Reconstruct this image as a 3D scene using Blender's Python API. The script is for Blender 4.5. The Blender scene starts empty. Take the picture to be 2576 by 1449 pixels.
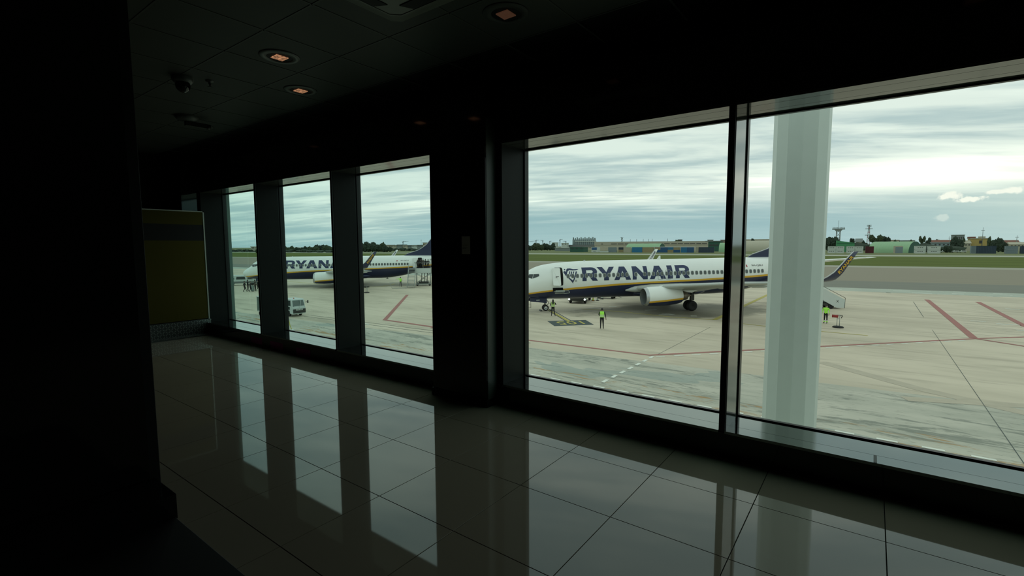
import bpy, bmesh, math, random
from mathutils import Vector, Matrix, Euler, noise
from mathutils.geometry import tessellate_polygon
random.seed(7)
SC = bpy.context.scene
COL = SC.collection

# ---------------------------------------------------------------- camera
FOC = 1220.311                                  # focal length in px of the 2576 px wide frame
YAW, PITCH, ROLL = 0.63864, -0.087195, -0.004487
EYE = Vector((0, 0, 1.45))                      # the room's floor is z = 0
FW = Vector((-math.sin(YAW)*math.cos(PITCH), math.cos(YAW)*math.cos(PITCH), math.sin(PITCH)))
R0 = Vector((math.cos(YAW), math.sin(YAW), 0)); U0 = R0.cross(FW)
RT = R0*math.cos(ROLL) + U0*math.sin(ROLL); UP = -R0*math.sin(ROLL) + U0*math.cos(ROLL)
cd = bpy.data.cameras.new('camera'); cam = bpy.data.objects.new('camera', cd); COL.objects.link(cam)
cd.sensor_width = 36; cd.lens = FOC/2576*36; cd.clip_start = .05; cd.clip_end = 20000
cam.matrix_world = Matrix.Translation(EYE) @ Matrix((RT, UP, -FW)).transposed().to_4x4()
SC.camera = cam

# ---------------------------------------------------------------- exposure
SC.view_settings.view_transform = 'Standard'
try: SC.view_settings.look = 'None'
except Exception: pass
SC.view_settings.gamma = 1; SC.view_settings.use_curve_mapping = False
SC.view_settings.exposure = 0.0
SC.cycles.max_bounces = 8; SC.cycles.diffuse_bounces = 4; SC.cycles.glossy_bounces = 4
SC.cycles.transparent_max_bounces = 12; SC.cycles.sample_clamp_indirect = 6
SC.cycles.use_denoising = True

# ---------------------------------------------------------------- overcast sky
def world():
    w = bpy.data.worlds.new('sky'); SC.world = w; w.use_nodes = True
    n, l = w.node_tree.nodes, w.node_tree.links; n.clear()
    out = n.new('ShaderNodeOutputWorld'); bg = n.new('ShaderNodeBackground'); l.new(bg.outputs[0], out.inputs[0])
    tc = n.new('ShaderNodeTexCoord'); sp = n.new('ShaderNodeSeparateXYZ'); l.new(tc.outputs['Generated'], sp.inputs[0])
    def m(op, a, b=None, c=None, clamp=False):
        q = n.new('ShaderNodeMath'); q.operation = op; q.use_clamp = clamp
        for i, v in enumerate((a, b, c)):
            if v is None: continue
            if isinstance(v, (int, float)): q.inputs[i].default_value = v
            else: l.new(v, q.inputs[i])
        return q.outputs[0]
    X, Y, Z = sp.outputs
    z0 = m('MAXIMUM', Z, 0.0)
    dz = m('ADD', z0, .10)
    px, py = m('DIVIDE', X, dz), m('DIVIDE', Y, dz)
    a = math.radians(24)                         # the cloud streets run this way
    u = m('ADD', m('MULTIPLY', px, math.cos(a)), m('MULTIPLY', py, math.sin(a)))
    v = m('ADD', m('MULTIPLY', px, -math.sin(a)), m('MULTIPLY', py, math.cos(a)))
    def noise_at(su, sv, det, off, rough=.55, dist=0.0):
        c = n.new('ShaderNodeCombineXYZ'); l.new(m('MULTIPLY', u, su), c.inputs[0]); l.new(m('MULTIPLY', v, sv), c.inputs[1]); c.inputs[2].default_value = off
        t = n.new('ShaderNodeTexNoise'); t.inputs['Scale'].default_value = 1; t.inputs['Detail'].default_value = det
        t.inputs['Roughness'].default_value = rough; t.inputs['Distortion'].default_value = dist
        l.new(c.outputs[0], t.inputs['Vector']); return t.outputs[0]
    n1 = noise_at(.62, 1.9, 7, 3.1, .60, .35)
    n2 = noise_at(.9, 3.2, 5, 11.7, .55, .2)
    def ramp(val, lo, hi):
        q = n.new('ShaderNodeMapRange'); q.interpolation_type = 'SMOOTHSTEP'
        l.new(val, q.inputs['Value']); q.inputs['From Min'].default_value = lo; q.inputs['From Max'].default_value = hi
        return q.outputs[0]
    def mix(f, a_, b_):
        q = n.new('ShaderNodeMix'); q.data_type = 'RGBA'; q.clamp_factor = True
        if isinstance(f, (int, float)): q.inputs[0].default_value = f
        else: l.new(f, q.inputs[0])
        for i, c in ((6, a_), (7, b_)):
            if isinstance(c, tuple): q.inputs[i].default_value = (*c, 1)
            else: l.new(c, q.inputs[i])
        return q.outputs[2]
    cloud = mix(ramp(n1, .38, .62), (.45, .585, .58), (.74, .85, .775))
    cloud = mix(m('MULTIPLY', ramp(n2, .50, .70), .65), cloud, (.86, .97, .87))
    low = mix(ramp(Z, 0.0, .05), (.37, .545, .56), (.30, .475, .50))
    az = m('ARCTAN2', X, Y)                      # 0 straight out of the window wall
    west = m('SUBTRACT', 1.0, ramp(az, -1.0, -.62))   # the blue gap narrows to the left of the field
    horizon_w = m('SUBTRACT', 1.0, ramp(m('ADD', m('ADD', Z, m('MULTIPLY', west, .055)), m('MULTIPLY', n2, .06)), .070, .145))
    sky = mix(m('MULTIPLY', horizon_w, .93), cloud, low)
    # the break in the cloud low in the sky, widest towards the hidden sun
    near_sun = m('POWER', 2.718, m('MULTIPLY', m('MULTIPLY', m('SUBTRACT', az, .07), m('SUBTRACT', az, .07)), -7.0))
    centre = m('ADD', .092, m('MULTIPLY', near_sun, .016))
    e = m('DIVIDE', m('SUBTRACT', Z, centre), m('ADD', .012, m('MULTIPLY', near_sun, .013)))
    band = m('POWER', 2.718, m('MULTIPLY', m('MULTIPLY', e, e), -1.0))
    n3 = noise_at(.34, 1.1, 6, 5.3, .6, .3)
    amt = m('MULTIPLY', band, m('ADD', m('MULTIPLY', ramp(n3, .42, .60), .75), m('MULTIPLY', near_sun, .55)), clamp=True)
    amt = m('MULTIPLY', amt, m('ADD', .75, m('MULTIPLY', near_sun, .6)), clamp=True)
    sky = mix(amt, sky, (1.25, 1.30, 1.12))
    # soft haze of light below the break
    glow_e = m('SUBTRACT', Z, .06)
    glow_a = m('SUBTRACT', az, .30)
    glow = m('POWER', 2.718, m('ADD', m('MULTIPLY', m('MULTIPLY', glow_e, glow_e), -220.0), m('MULTIPLY', m('MULTIPLY', glow_a, glow_a), -16.0)))
    sky = mix(m('MULTIPLY', glow, .6), sky, (.68, .80, .70))
    # three small bright cumulus puffs under the break
    pn = n.new('ShaderNodeTexNoise'); pn.inputs['Scale'].default_value = 110; pn.inputs['Detail'].default_value = 4
    l.new(tc.outputs['Generated'], pn.inputs['Vector'])
    for (cx, cz, wx, wz, k) in ((.092, .0725, .018, .0085, 1.0), (.115, .0655, .018, .005, 1.0), (.160, .076, .016, .006, 1.0), (.140, .0745, .016, .0035, .9), (.083, .039, .012, .006, .3)):
        ex = m('DIVIDE', m('SUBTRACT', az, cx), wx); ez = m('DIVIDE', m('SUBTRACT', Z, cz), wz)
        g = m('POWER', 2.718, m('MULTIPLY', m('ADD', m('MULTIPLY', ex, ex), m('MULTIPLY', ez, ez)), -1.0))
        pf = ramp(m('ADD', g, m('MULTIPLY', m('SUBTRACT', pn.outputs[0], .5), 1.5)), .42, .80)
        sky = mix(m('MULTIPLY', pf, k), sky, (.92, .96, .84))
    # below the horizon: the ground's own mean brightness
    sky = mix(ramp(Z, -.02, -.002), (.30, .31, .25), sky)
    tv = n.new('ShaderNodeMix'); tv.data_type = 'RGBA'; tv.blend_type = 'MULTIPLY'; tv.clamp_result = False; tv.inputs[0].default_value = 1
    l.new(sky, tv.inputs[6]); tv.inputs[7].default_value = (1.33, 1.105, 1.125, 1)      # daylight before the glass tints it
    l.new(tv.outputs[2], bg.inputs[0]); bg.inputs[1].default_value = 1.06
world()

# ---------------------------------------------------------------- helpers
def mat(name, col, rough=.6, metal=0.0, var=0.0, scale=6.0, bump=0.0, spec=.5, coat=0.0, emit=None, estr=0.0, stretch=None, coords='Object', ior=1.5):
    m = bpy.data.materials.new(name); m.use_nodes = True; n, l = m.node_tree.nodes, m.node_tree.links
    b = n['Principled BSDF']; b.inputs['Base Color'].default_value = (*col, 1)
    b.inputs['Roughness'].default_value = rough; b.inputs['Metallic'].default_value = metal
    b.inputs['Specular IOR Level'].default_value = spec; b.inputs['Coat Weight'].default_value = coat; b.inputs['IOR'].default_value = ior
    b.inputs['Coat Roughness'].default_value = .08
    if emit: b.inputs['Emission Color'].default_value = (*emit, 1); b.inputs['Emission Strength'].default_value = estr
    tc = n.new('ShaderNodeTexCoord'); mp = n.new('ShaderNodeMapping'); l.new(tc.outputs[coords], mp.inputs[0])
    if stretch: mp.inputs['Scale'].default_value = stretch
    t = n.new('ShaderNodeTexNoise'); t.inputs['Scale'].default_value = scale; t.inputs['Detail'].default_value = 4
    l.new(mp.outputs[0], t.inputs['Vector'])
    v = max(var, .04)
    mx = n.new('ShaderNodeMix'); mx.data_type = 'RGBA'; l.new(t.outputs[0], mx.inputs[0])
    mx.inputs[6].default_value = tuple(c*(1-v) for c in col)+(1,); mx.inputs[7].default_value = tuple(min(1, c*(1+v)) for c in col)+(1,)
    l.new(mx.outputs[2], b.inputs['Base Color'])
    if bump:
        bp = n.new('ShaderNodeBump'); bp.inputs['Strength'].default_value = bump; bp.inputs['Distance'].default_value = .02
        l.new(t.outputs[0], bp.inputs['Height']); l.new(bp.outputs[0], b.inputs['Normal'])
    return m

def tag(o, label=None, cat=None, group=None, kind=None):
    if label: o['label'] = label
    if cat: o['category'] = cat
    if group: o['group'] = group
    if kind: o['kind'] = kind
    return o
def empty(name, loc=(0, 0, 0), rz=0.0, ry=0.0, parent=None):
    o = bpy.data.objects.new(name, None); COL.objects.link(o); o.location = loc; o.rotation_euler = (0, ry, rz); o.empty_display_size = .2
    o.parent = parent; return o

class MB:
    """collects shapes, then links them as ONE mesh object"""
    def __init__(s): s.v, s.f, s.mi, s.sm = [], [], [], []
    def add(s, vs, fs, m=0, M=None, smooth=False):
        k = len(s.v)
        s.v += [tuple(M @ Vector(p)) if M else tuple(p) for p in vs]
        s.f += [tuple(k+i for i in q) for q in fs]; s.mi += [m]*len(fs); s.sm += [smooth]*len(fs); return s
    def box(s, x0, x1, y0, y1, z0, z1, m=0, M=None):
        v = [(x, y, z) for x in (x0, x1) for y in (y0, y1) for z in (z0, z1)]
        return s.add(v, [(0, 1, 3, 2), (4, 6, 7, 5), (0, 4, 5, 1), (2, 3, 7, 6), (0, 2, 6, 4), (1, 5, 7, 3)], m, M)
    def cyl(s, a, b, r, r2=None, n=10, m=0, caps=True, M=None):
        a, b = Vector(a), Vector(b); r2 = r if r2 is None else r2; d = (b-a).normalized()
        u = d.orthogonal().normalized(); w = d.cross(u); k = []
        for P, q in ((a, r), (b, r2)):
            for i in range(n):
                t = 2*math.pi*i/n; k.append(P + (u*math.cos(t)+w*math.sin(t))*q)
        f = [(i, (i+1) % n, n+(i+1) % n, n+i) for i in range(n)]
        s.add(k, f, m, M, smooth=n > 6)
        if caps: s.add(k, [tuple(range(n-1, -1, -1)), tuple(range(n, 2*n))], m, M)
        return s
    def tube(s, pts, r, n=6, m=0, M=None):
        for a, b in zip(pts, pts[1:]): s.cyl(a, b, r, n=n, m=m, M=M)
        return s
    def loft(s, rings, m=0, close=True, caps=True, smooth=True, M=None):
        n = len(rings[0]); v = [p for r in rings for p in r]; f = []
        for i in range(len(rings)-1):
            for j in range(n if close else n-1):
                k = (j+1) % n; f.append((i*n+j, i*n+k, (i+1)*n+k, (i+1)*n+j))
        s.add(v, f, m, M, smooth)
        if caps: s.add(rings[0], [tuple(range(n-1, -1, -1))], m, M); s.add(rings[-1], [tuple(range(n))], m, M)
        return s
    def lathe(s, prof, axis='x', n=20, c=(0, 0, 0), m=0, M=None, sq=1.0):
        rings = []
        for (a, r) in prof:
            ring = []
            for i in range(n):
                t = 2*math.pi*i/n; y, z = r*math.cos(t), r*math.sin(t)*(sq if math.sin(t) < 0 else 1)
                p = (a, y, z) if axis == 'x' else ((y, a, z) if axis == 'y' else (y, z, a))
                ring.append((p[0]+c[0], p[1]+c[1], p[2]+c[2]))
            rings.append(ring)
        return s.loft(rings, m, caps=False, M=M)
    def prism(s, poly, lo, hi, axis='y', m=0, M=None):
        n = len(poly)
        def P(a, b, h): return (a, h, b) if axis == 'y' else ((h, a, b) if axis == 'x' else (a, b, h))
        v = [P(a, b, lo) for a, b in poly]+[P(a, b, hi) for a, b in poly]
        s.add(v, [(i, (i+1) % n, n+(i+1) % n, n+i) for i in range(n)], m, M)
        tri = tessellate_polygon([[Vector((a, b, 0)) for a, b in poly]])
        s.add(v, [tuple(t) for t in tri]+[tuple(n+i for i in t[::-1]) for t in tri], m, M); return s
    def ball(s, c, r, seg=10, rings=7, m=0, M=None):
        r = (r, r, r) if isinstance(r, (int, float)) else r; R = []
        for i in range(rings+1):
            p = math.pi*i/rings
            R.append([(c[0]+r[0]*math.sin(p)*math.cos(2*math.pi*j/seg), c[1]+r[1]*math.sin(p)*math.sin(2*math.pi*j/seg), c[2]+r[2]*math.cos(p)) for j in range(seg)])
        return s.loft(R, m, caps=False, M=M)
    def mesh(s, name, mats, fix=True):
        me = bpy.data.meshes.new(name); me.from_pydata(s.v, [], s.f)
        mats = mats if isinstance(mats, (list, tuple)) else [mats]
        for q in mats: me.materials.append(q)
        me.polygons.foreach_set('material_index', s.mi); me.polygons.foreach_set('use_smooth', s.sm)
        if fix:
            b = bmesh.new(); b.from_mesh(me); bmesh.ops.remove_doubles(b, verts=b.verts, dist=1e-5)
            bmesh.ops.recalc_face_normals(b, faces=b.faces); b.to_mesh(me); b.free()
        me.update(); return me
    def build(s, name, mats, parent=None, loc=None, rz=0.0, fix=True, bevel=0.0):
        o = link(name, s.mesh(name, mats, fix), parent)
        if loc is not None: o.location = loc
        if rz: o.rotation_euler = (0, 0, rz)
        if bevel:
            q = o.modifiers.new('bevel', 'BEVEL'); q.width = bevel; q.segments = 2; q.limit_method = 'ANGLE'
        return o
def link(name, me, parent=None):
    o = bpy.data.objects.new(name, me); COL.objects.link(o); o.parent = parent; return o
def flat_text(s, size=1.0, bold=0.0, sx=1.0):
    """a word as triangles: list of 2D points and faces, its box starting at 0,0 with cap height = size"""
    c = bpy.data.curves.new('t', 'FONT'); c.body = s; c.size = 1; c.offset = bold; c.resolution_u = 2; c.fill_mode = 'FRONT'
    o = bpy.data.objects.new('t', c); COL.objects.link(o); dg = bpy.context.evaluated_depsgraph_get()
    me = bpy.data.meshes.new_from_object(o.evaluated_get(dg)); bpy.data.objects.remove(o); bpy.data.curves.remove(c)
    P = [(v.co.x, v.co.y) for v in me.vertices]; F = [tuple(p.vertices) for p in me.polygons]; bpy.data.meshes.remove(me)
    x0 = min(p[0] for p in P); y0 = min(p[1] for p in P); h = max(p[1] for p in P)-y0
    return [((x-x0)/h*size*sx, (y-y0)/h*size) for x, y in P], F
def ray(px, py): return FW + RT*((px-1288)/FOC) - UP*((py-724.5)/FOC)
ZG = -5.74                                      # the apron lies a storey below
def atz(px, py, z=ZG): d = ray(px, py); return EYE + d*((z-EYE.z)/d.z)
TH = .0965                                      # the runway's bearing against the window wall
RX = Vector((math.cos(TH), math.sin(TH), 0)); RY = Vector((-math.sin(TH), math.cos(TH), 0))
def run(u, d, z=0.0): p = RX*u + RY*d; return Vector((p.x, p.y, ZG+z))
def at(px, py, D):
    """the point seen at a pixel on the upright plane a distance D across the field: (along, D, height over the ground)"""
    d = ray(px, py); k = D/d.dot(RY); P = EYE + d*k; return P.dot(RX), D, P.z-ZG

# ---------------------------------------------------------------- materials
BLACK = mat('black_lacquered_panel', (.007, .007, .007), .07, spec=.45)
DARKMAT = mat('black_matt_paint', (.006, .006, .006), .6, spec=.2)
REVEAL = mat('dark_polished_reveal', (.014, .017, .016), .09, spec=.5)
STRIPM = mat('dark_matt_mullion_face', (.012, .0135, .013), .45, spec=.12)
DKWALL = mat('dark_green_grey_wall', (.06, .07, .066), .5, spec=.3)
CEIL = mat('dark_ceiling_panel', (.060, .063, .055), .55, var=.05, spec=.25)
CEILG = mat('ceiling_joint_strip', (.075, .078, .068), .5, spec=.25)
FRAME = mat('black_window_frame', (.006, .007, .007), .35, spec=.35)
SIDE = mat('grey_reveal_panel', (.08, .082, .072), .10, spec=.6, ior=1.8)
SOFF = mat('polished_soffit_panel', (.06, .06, .05), .07, spec=.6)
SILL = mat('polished_metal_sill_panel', (.175, .20, .195), .08, metal=1.0)
def tile_mat():
    m = mat('polished_greige_tile', (.24, .205, .155), .035, var=.05, scale=3, spec=.5, ior=1.62, coords='Object'); return m
TILE = tile_mat()
GROUT = mat('dark_grout', (.02, .02, .018), .8, spec=.1)
def glass():
    m = bpy.data.materials.new('green_tinted_glass'); m.use_nodes = True; n, l = m.node_tree.nodes, m.node_tree.links
    n.clear(); o = n.new('ShaderNodeOutputMaterial'); mx = n.new('ShaderNodeMixShader'); t = n.new('ShaderNodeBsdfTransparent'); g = n.new('ShaderNodeBsdfGlossy')
    f = n.new('ShaderNodeFresnel'); f.inputs[0].default_value = 1.45; g.inputs['Roughness'].default_value = 0.0
    ge = n.new('ShaderNodeNewGeometry'); dp = n.new('ShaderNodeVectorMath'); dp.operation = 'DOT_PRODUCT'; l.new(ge.outputs['Incoming'], dp.inputs[0]); l.new(ge.outputs['Normal'], dp.inputs[1])
    ab = n.new('ShaderNodeMath'); ab.operation = 'ABSOLUTE'; l.new(dp.outputs['Value'], ab.inputs[0]); mxm = n.new('ShaderNodeMath'); mxm.operation = 'MAXIMUM'; l.new(ab.outputs[0], mxm.inputs[0]); mxm.inputs[1].default_value = .2
    iv = n.new('ShaderNodeMath'); iv.operation = 'DIVIDE'; iv.inputs[0].default_value = 1; l.new(mxm.outputs[0], iv.inputs[1]); cc = n.new('ShaderNodeCombineColor')
    for i, tr in enumerate((.745, .90, .875)):      # the longer the way through the tinted glass, the deeper the tint
        pw = n.new('ShaderNodeMath'); pw.operation = 'POWER'; pw.inputs[0].default_value = tr; l.new(iv.outputs[0], pw.inputs[1]); l.new(pw.outputs[0], cc.inputs[i])
    l.new(cc.outputs[0], t.inputs[0]); g.inputs[0].default_value = (.9, 1, .97, 1)
    l.new(f.outputs[0], mx.inputs[0]); l.new(t.outputs[0], mx.inputs[1]); l.new(g.outputs[0], mx.inputs[2]); l.new(mx.outputs[0], o.inputs[0]); return m
GLASS = glass()
WHITE = mat('white_aircraft_paint', (.80, .83, .79), .28, var=.02, scale=1.5, coat=.3)
NAVY = mat('navy_aircraft_paint', (.012, .020, .062), .3, coat=.3, var=.08, scale=1)
NAVYT = mat('navy_lettering', (.014, .026, .085), .35)
YELL = mat('golden_yellow_paint', (.70, .40, .035), .35)
WINGG = mat('light_grey_wing_paint', (.42, .45, .42), .35, metal=.1, var=.06, scale=1)
STEEL = mat('bare_metal', (.48, .50, .50), .3, metal=.7)
DKMET = mat('dark_metal', (.05, .05, .045), .5, metal=.5)
BROWNM = mat('heat_stained_metal', (.20, .17, .13), .4, metal=.7)
RUBBER = mat('black_rubber', (.012, .012, .012), .75)
CABW = mat('cabin_window_glass', (.075, .09, .085), .25, spec=.5)
CABF = mat('cabin_window_rim', (.30, .33, .31), .5)
DARKG = mat('dark_vehicle_glass', (.03, .04, .04), .12, spec=.6)
VEHW = mat('white_vehicle_paint', (.55, .60, .57), .4, var=.05, scale=3)
GSEG = mat('grey_galvanised_steel', (.34, .37, .35), .5, metal=.3, var=.1)
HIVIS = mat('fluorescent_yellow_green', (.42, .95, .10), .7, emit=None)
REFL = mat('silver_reflective_tape', (.62, .66, .60), .4)
CLOTH = mat('black_cloth', (.010, .011, .012), .9)
CLOTH2 = mat('charcoal_cloth', (.035, .035, .036), .9)
CLOTH3 = mat('brown_cloth', (.06, .045, .035), .9)
SKIN = mat('skin', (.30, .19, .13), .6)
HAIRM = mat('dark_hair', (.012, .010, .009), .6)
REDP = mat('red_extinguisher_paint', (.28, .02, .02), .4)
CONEO = mat('orange_cone_rubber', (.45, .10, .03), .6)
ROADR = mat('faded_red_line_paint', (.36, .145, .125), .8, var=.15, scale=2)
ROADY = mat('yellow_line_paint', (.47, .40, .10), .8, var=.15, scale=2)
ROADW = mat('worn_white_line_paint', (.74, .76, .68), .8, var=.2, scale=3)
ROADK = mat('dark_marking_paint', (.055, .075, .075), .8, var=.1, scale=2)
COLW = mat('pale_column_paint', (.66, .74, .69), .45, var=.04)
LEAF = mat('dark_tree_foliage', (.028, .045, .028), .9, var=.5, scale=.6, coords='Object')
LEAF2 = mat('olive_tree_foliage', (.05, .07, .035), .9, var=.5, scale=.6)
BARK = mat('bark', (.06, .05, .04), .9)

# ================================================================ THE SETTING
def ground_mat():
    """apron concrete: long wiped stains, darker wet-looking patches and rust in the strip by the building"""
    m = bpy.data.materials.new('apron_concrete'); m.use_nodes = True; n, l = m.node_tree.nodes, m.node_tree.links
    b = n['Principled BSDF']; b.inputs['Roughness'].default_value = .75; b.inputs['Specular IOR Level'].default_value = .3
    tc = n.new('ShaderNodeTexCoord')
    def tex(scale, st, det=5, rough=.55, loc=(0, 0, 0), dist=0):
        mp = n.new('ShaderNodeMapping'); mp.inputs['Scale'].default_value = st; mp.inputs['Location'].default_value = loc
        l.new(tc.outputs['Object'], mp.inputs[0]); t = n.new('ShaderNodeTexNoise'); t.inputs['Scale'].default_value = scale
        t.inputs['Detail'].default_value = det; t.inputs['Roughness'].default_value = rough; t.inputs['Distortion'].default_value = dist
        l.new(mp.outputs[0], t.inputs['Vector']); return t.outputs[0]
    def ramp(v, lo, hi):
        q = n.new('ShaderNodeMapRange'); q.interpolation_type = 'SMOOTHSTEP'; l.new(v, q.inputs[0]); q.inputs[1].default_value = lo; q.inputs[2].default_value = hi; return q.outputs[0]
    def mix(f, a, c):
        q = n.new('ShaderNodeMix'); q.data_type = 'RGBA'
        if isinstance(f, float): q.inputs[0].default_value = f
        else: l.new(f, q.inputs[0])
        for i, k in ((6, a), (7, c)):
            if isinstance(k, tuple): q.inputs[i].default_value = (*k, 1)
            else: l.new(k, q.inputs[i])
        return q.outputs[2]
    def mul(a, c):
        q = n.new('ShaderNodeMath'); q.operation = 'MULTIPLY'; l.new(a, q.inputs[0])
        if isinstance(c, float): q.inputs[1].default_value = c
        else: l.new(c, q.inputs[1])
        return q.outputs[0]
    base = mix(ramp(tex(.09, (1, 2.2, 1)), .35, .65), (.52, .455, .35), (.64, .56, .435))
    base = mix(mul(ramp(tex(.8, (.16, 1.2, 1), 7, .68), .50, .70), .55), base, (.33, .29, .22))
    base = mix(mul(ramp(tex(.35, (.25, 1.3, 1), 6, .6, (9, 4, 0)), .56, .70), .5), base, (.27, .24, .175))
    # the greener, dirtier pour nearest the building, ending along a straight joint
    sp = n.new('ShaderNodeSeparateXYZ'); l.new(tc.outputs['Object'], sp.inputs[0])
    ad = n.new('ShaderNodeMath'); ad.operation = 'ADD'; l.new(sp.outputs[1], ad.inputs[0])
    sl = mul(sp.outputs[0], -.09); l.new(sl, ad.inputs[1])
    near = n.new('ShaderNodeMath'); near.operation = 'LESS_THAN'; l.new(ad.outputs[0], near.inputs[0]); near.inputs[1].default_value = 29.6
    g = mix(ramp(tex(.5, (.6, 1.5, 1)), .35, .65), (.41, .405, .335), (.52, .50, .415))
    g = mix(mul(ramp(tex(.62, (.42, 2.1, 1), 10, .74, (3, 1, 0), .5), .52, .60), .72), g, (.15, .17, .14))
    g = mix(mul(ramp(tex(.22, (.6, 1.2, 1), 3, .5, (17, 8, 0), .3), .63, .64), .5), g, (.23, .30, .28))
    g = mix(mul(ramp(tex(2.6, (.5, 2.4, 1), 6, .7, (8, 3, 0)), .56, .66), .5), g, (.17, .18, .14))
    rust = ramp(tex(.55, (.45, 2.2, 1), 8, .72, (31, 2, 0), .8), .53, .59)
    ry = n.new('ShaderNodeMath'); ry.operation = 'LESS_THAN'; l.new(sp.outputs[1], ry.inputs[0]); ry.inputs[1].default_value = 23.6
    g = mix(mul(mul(rust, ry.outputs[0]), .75), g, (.36, .20, .06))
    col = mix(near.outputs[0], base, g)
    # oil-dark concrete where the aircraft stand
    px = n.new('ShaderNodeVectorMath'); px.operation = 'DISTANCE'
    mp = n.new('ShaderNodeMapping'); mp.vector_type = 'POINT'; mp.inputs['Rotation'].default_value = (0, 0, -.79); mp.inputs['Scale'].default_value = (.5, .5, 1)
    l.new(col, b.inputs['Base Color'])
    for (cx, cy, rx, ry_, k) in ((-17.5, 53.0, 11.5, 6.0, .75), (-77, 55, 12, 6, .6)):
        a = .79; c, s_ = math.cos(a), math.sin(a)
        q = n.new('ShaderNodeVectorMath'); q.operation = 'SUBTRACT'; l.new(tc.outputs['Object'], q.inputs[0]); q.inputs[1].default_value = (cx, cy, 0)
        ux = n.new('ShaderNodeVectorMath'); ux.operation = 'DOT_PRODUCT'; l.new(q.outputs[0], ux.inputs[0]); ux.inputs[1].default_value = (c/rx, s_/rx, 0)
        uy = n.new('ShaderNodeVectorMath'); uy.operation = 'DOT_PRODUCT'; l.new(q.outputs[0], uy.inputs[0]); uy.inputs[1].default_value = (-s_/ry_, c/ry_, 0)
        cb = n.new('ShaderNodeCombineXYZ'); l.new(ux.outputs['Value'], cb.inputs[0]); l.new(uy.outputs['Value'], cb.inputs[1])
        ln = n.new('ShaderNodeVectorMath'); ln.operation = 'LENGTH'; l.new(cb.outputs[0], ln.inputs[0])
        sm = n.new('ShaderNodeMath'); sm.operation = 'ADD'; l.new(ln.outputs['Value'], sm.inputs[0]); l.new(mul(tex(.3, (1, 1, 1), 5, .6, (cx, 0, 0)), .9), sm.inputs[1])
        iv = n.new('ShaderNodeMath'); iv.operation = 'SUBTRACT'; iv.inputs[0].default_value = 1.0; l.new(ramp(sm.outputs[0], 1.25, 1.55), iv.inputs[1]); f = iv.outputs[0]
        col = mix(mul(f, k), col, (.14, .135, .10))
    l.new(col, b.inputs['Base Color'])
    return m
APRON = ground_mat()
TAXI = mat('grey_taxiway_asphalt', (.185, .185, .15), .9, var=.12, scale=.35, stretch=(.15, 1.2, 1))
TAXIB = mat('brownish_taxiway_asphalt', (.25, .22, .16), .9, var=.12, scale=.35, stretch=(.12, 1.2, 1))
TAXIL = mat('pale_taxiway_shoulder', (.33, .32, .25), .85, var=.1, scale=.3, stretch=(.15, 1.2, 1))
BORDER = mat('whitish_drain_strip', (.40, .43, .36), .8, var=.22, scale=.8, stretch=(.4, 1, 1))
GRASS = mat('airfield_grass', (.112, .138, .036), 1.0, var=.35, scale=.08, stretch=(.3, 1.5, 1), spec=.05)
GRASS2 = mat('far_airfield_grass', (.13, .15, .05), 1.0, var=.35, scale=.05, stretch=(.2, 1.5, 1))
STRIP = mat('pale_runway_concrete', (.36, .37, .29), .85, var=.1, scale=.05)
SEA = mat('grey_sea', (.12, .20, .22), .25, var=.05, scale=.01)

def struct(o): o['kind'] = 'structure'; return o
def band(name, d0, d1, z, m, u0=-1600, u1=900):
    b = MB(); p = [run(u0, d0), run(u1, d0), run(u1, d1), run(u0, d1)]
    b.add([(q.x, q.y, ZG+z) for q in p]+[(q.x, q.y, ZG+z-.3) for q in p], [(0, 1, 2, 3), (4, 7, 6, 5), (0, 4, 5, 1), (1, 5, 6, 2), (2, 6, 7, 3), (3, 7, 4, 0)])
    return struct(b.build(name, m))
g = MB(); g.box(-260, 160, 4.6, 90.6, ZG-.4, ZG); struct(g.build('ground', APRON))
g = MB(); g.box(-260, 160, 89, 110, ZG-.4, ZG-.012); struct(g.build('ground', APRON))
band('road_border', 90.2, 97.0, .002, BORDER)
band('road', 97.0, 116, .001, TAXI); band('road', 116, 184, .002, TAXIB); band('road', 184, 198, .003, TAXIL)
band('lawn', 198, 352, .02, GRASS)
band('road', 352, 392, .02, STRIP)
band('lawn', 392, 1500, .018, GRASS2)
band('field_terrain', -60, 2600, -.55, GRASS2, -3000, 3500)
band('sea', 1500, 9000, -3.0, SEA, -9000, 5000)
band('sea', -3000, 1500, -4.0, SEA, -9000, -1600)

# ---- painted lines on the apron
def stripe(b, pts, w, m=0, z=.012):
    """one mitred strip of paint"""
    P = [Vector((*p, 0)) for p in pts]; L = []
    for i, p in enumerate(P):
        d0 = (p-P[i-1]).normalized() if i else None; d1 = (P[i+1]-p).normalized() if i < len(P)-1 else None
        d0 = d0 or d1; d1 = d1 or d0; t = (d0+d1).normalized(); n = Vector((-t.y, t.x, 0)); k = w/2/max(.35, n.dot(Vector((-d0.y, d0.x, 0))))
        L.append((p-n*k, p+n*k))
    v = [(q.x, q.y, ZG+z) for a in L for q in a]
    b.add(v, [(2*i, 2*i+2, 2*i+3, 2*i+1) for i in range(len(P)-1)], m)
b = MB()
stripe(b, [(-31, 29.7), (-20.9, 30.0), (-11.4, 30.45), (-2.5, 40.2), (6.5, 50.0), (10.5, 53.9)], .28)
stripe(b, [(-54.9, 48.0), (-38, 30.3), (-30.9, 30.1)], .42)
stripe(b, [(5.9, 82), (6.5, 50.3)], .5, 0, .015); stripe(b, [(6.5, 50.1), (8.9, 48.2), (14, 44.6)], .3, 0, .018); stripe(b, [(10.7, 82), (10.95, 60), (12, 54)], .5)
struct(b.build('road_line', ROADR))
b = MB()
stripe(b, [(-29.2, 46.0), (-22.9, 39.9)], .30, 0, .016); stripe(b, [(-11.9, 48.6), (-11.8, 77.5)], .45)
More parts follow.
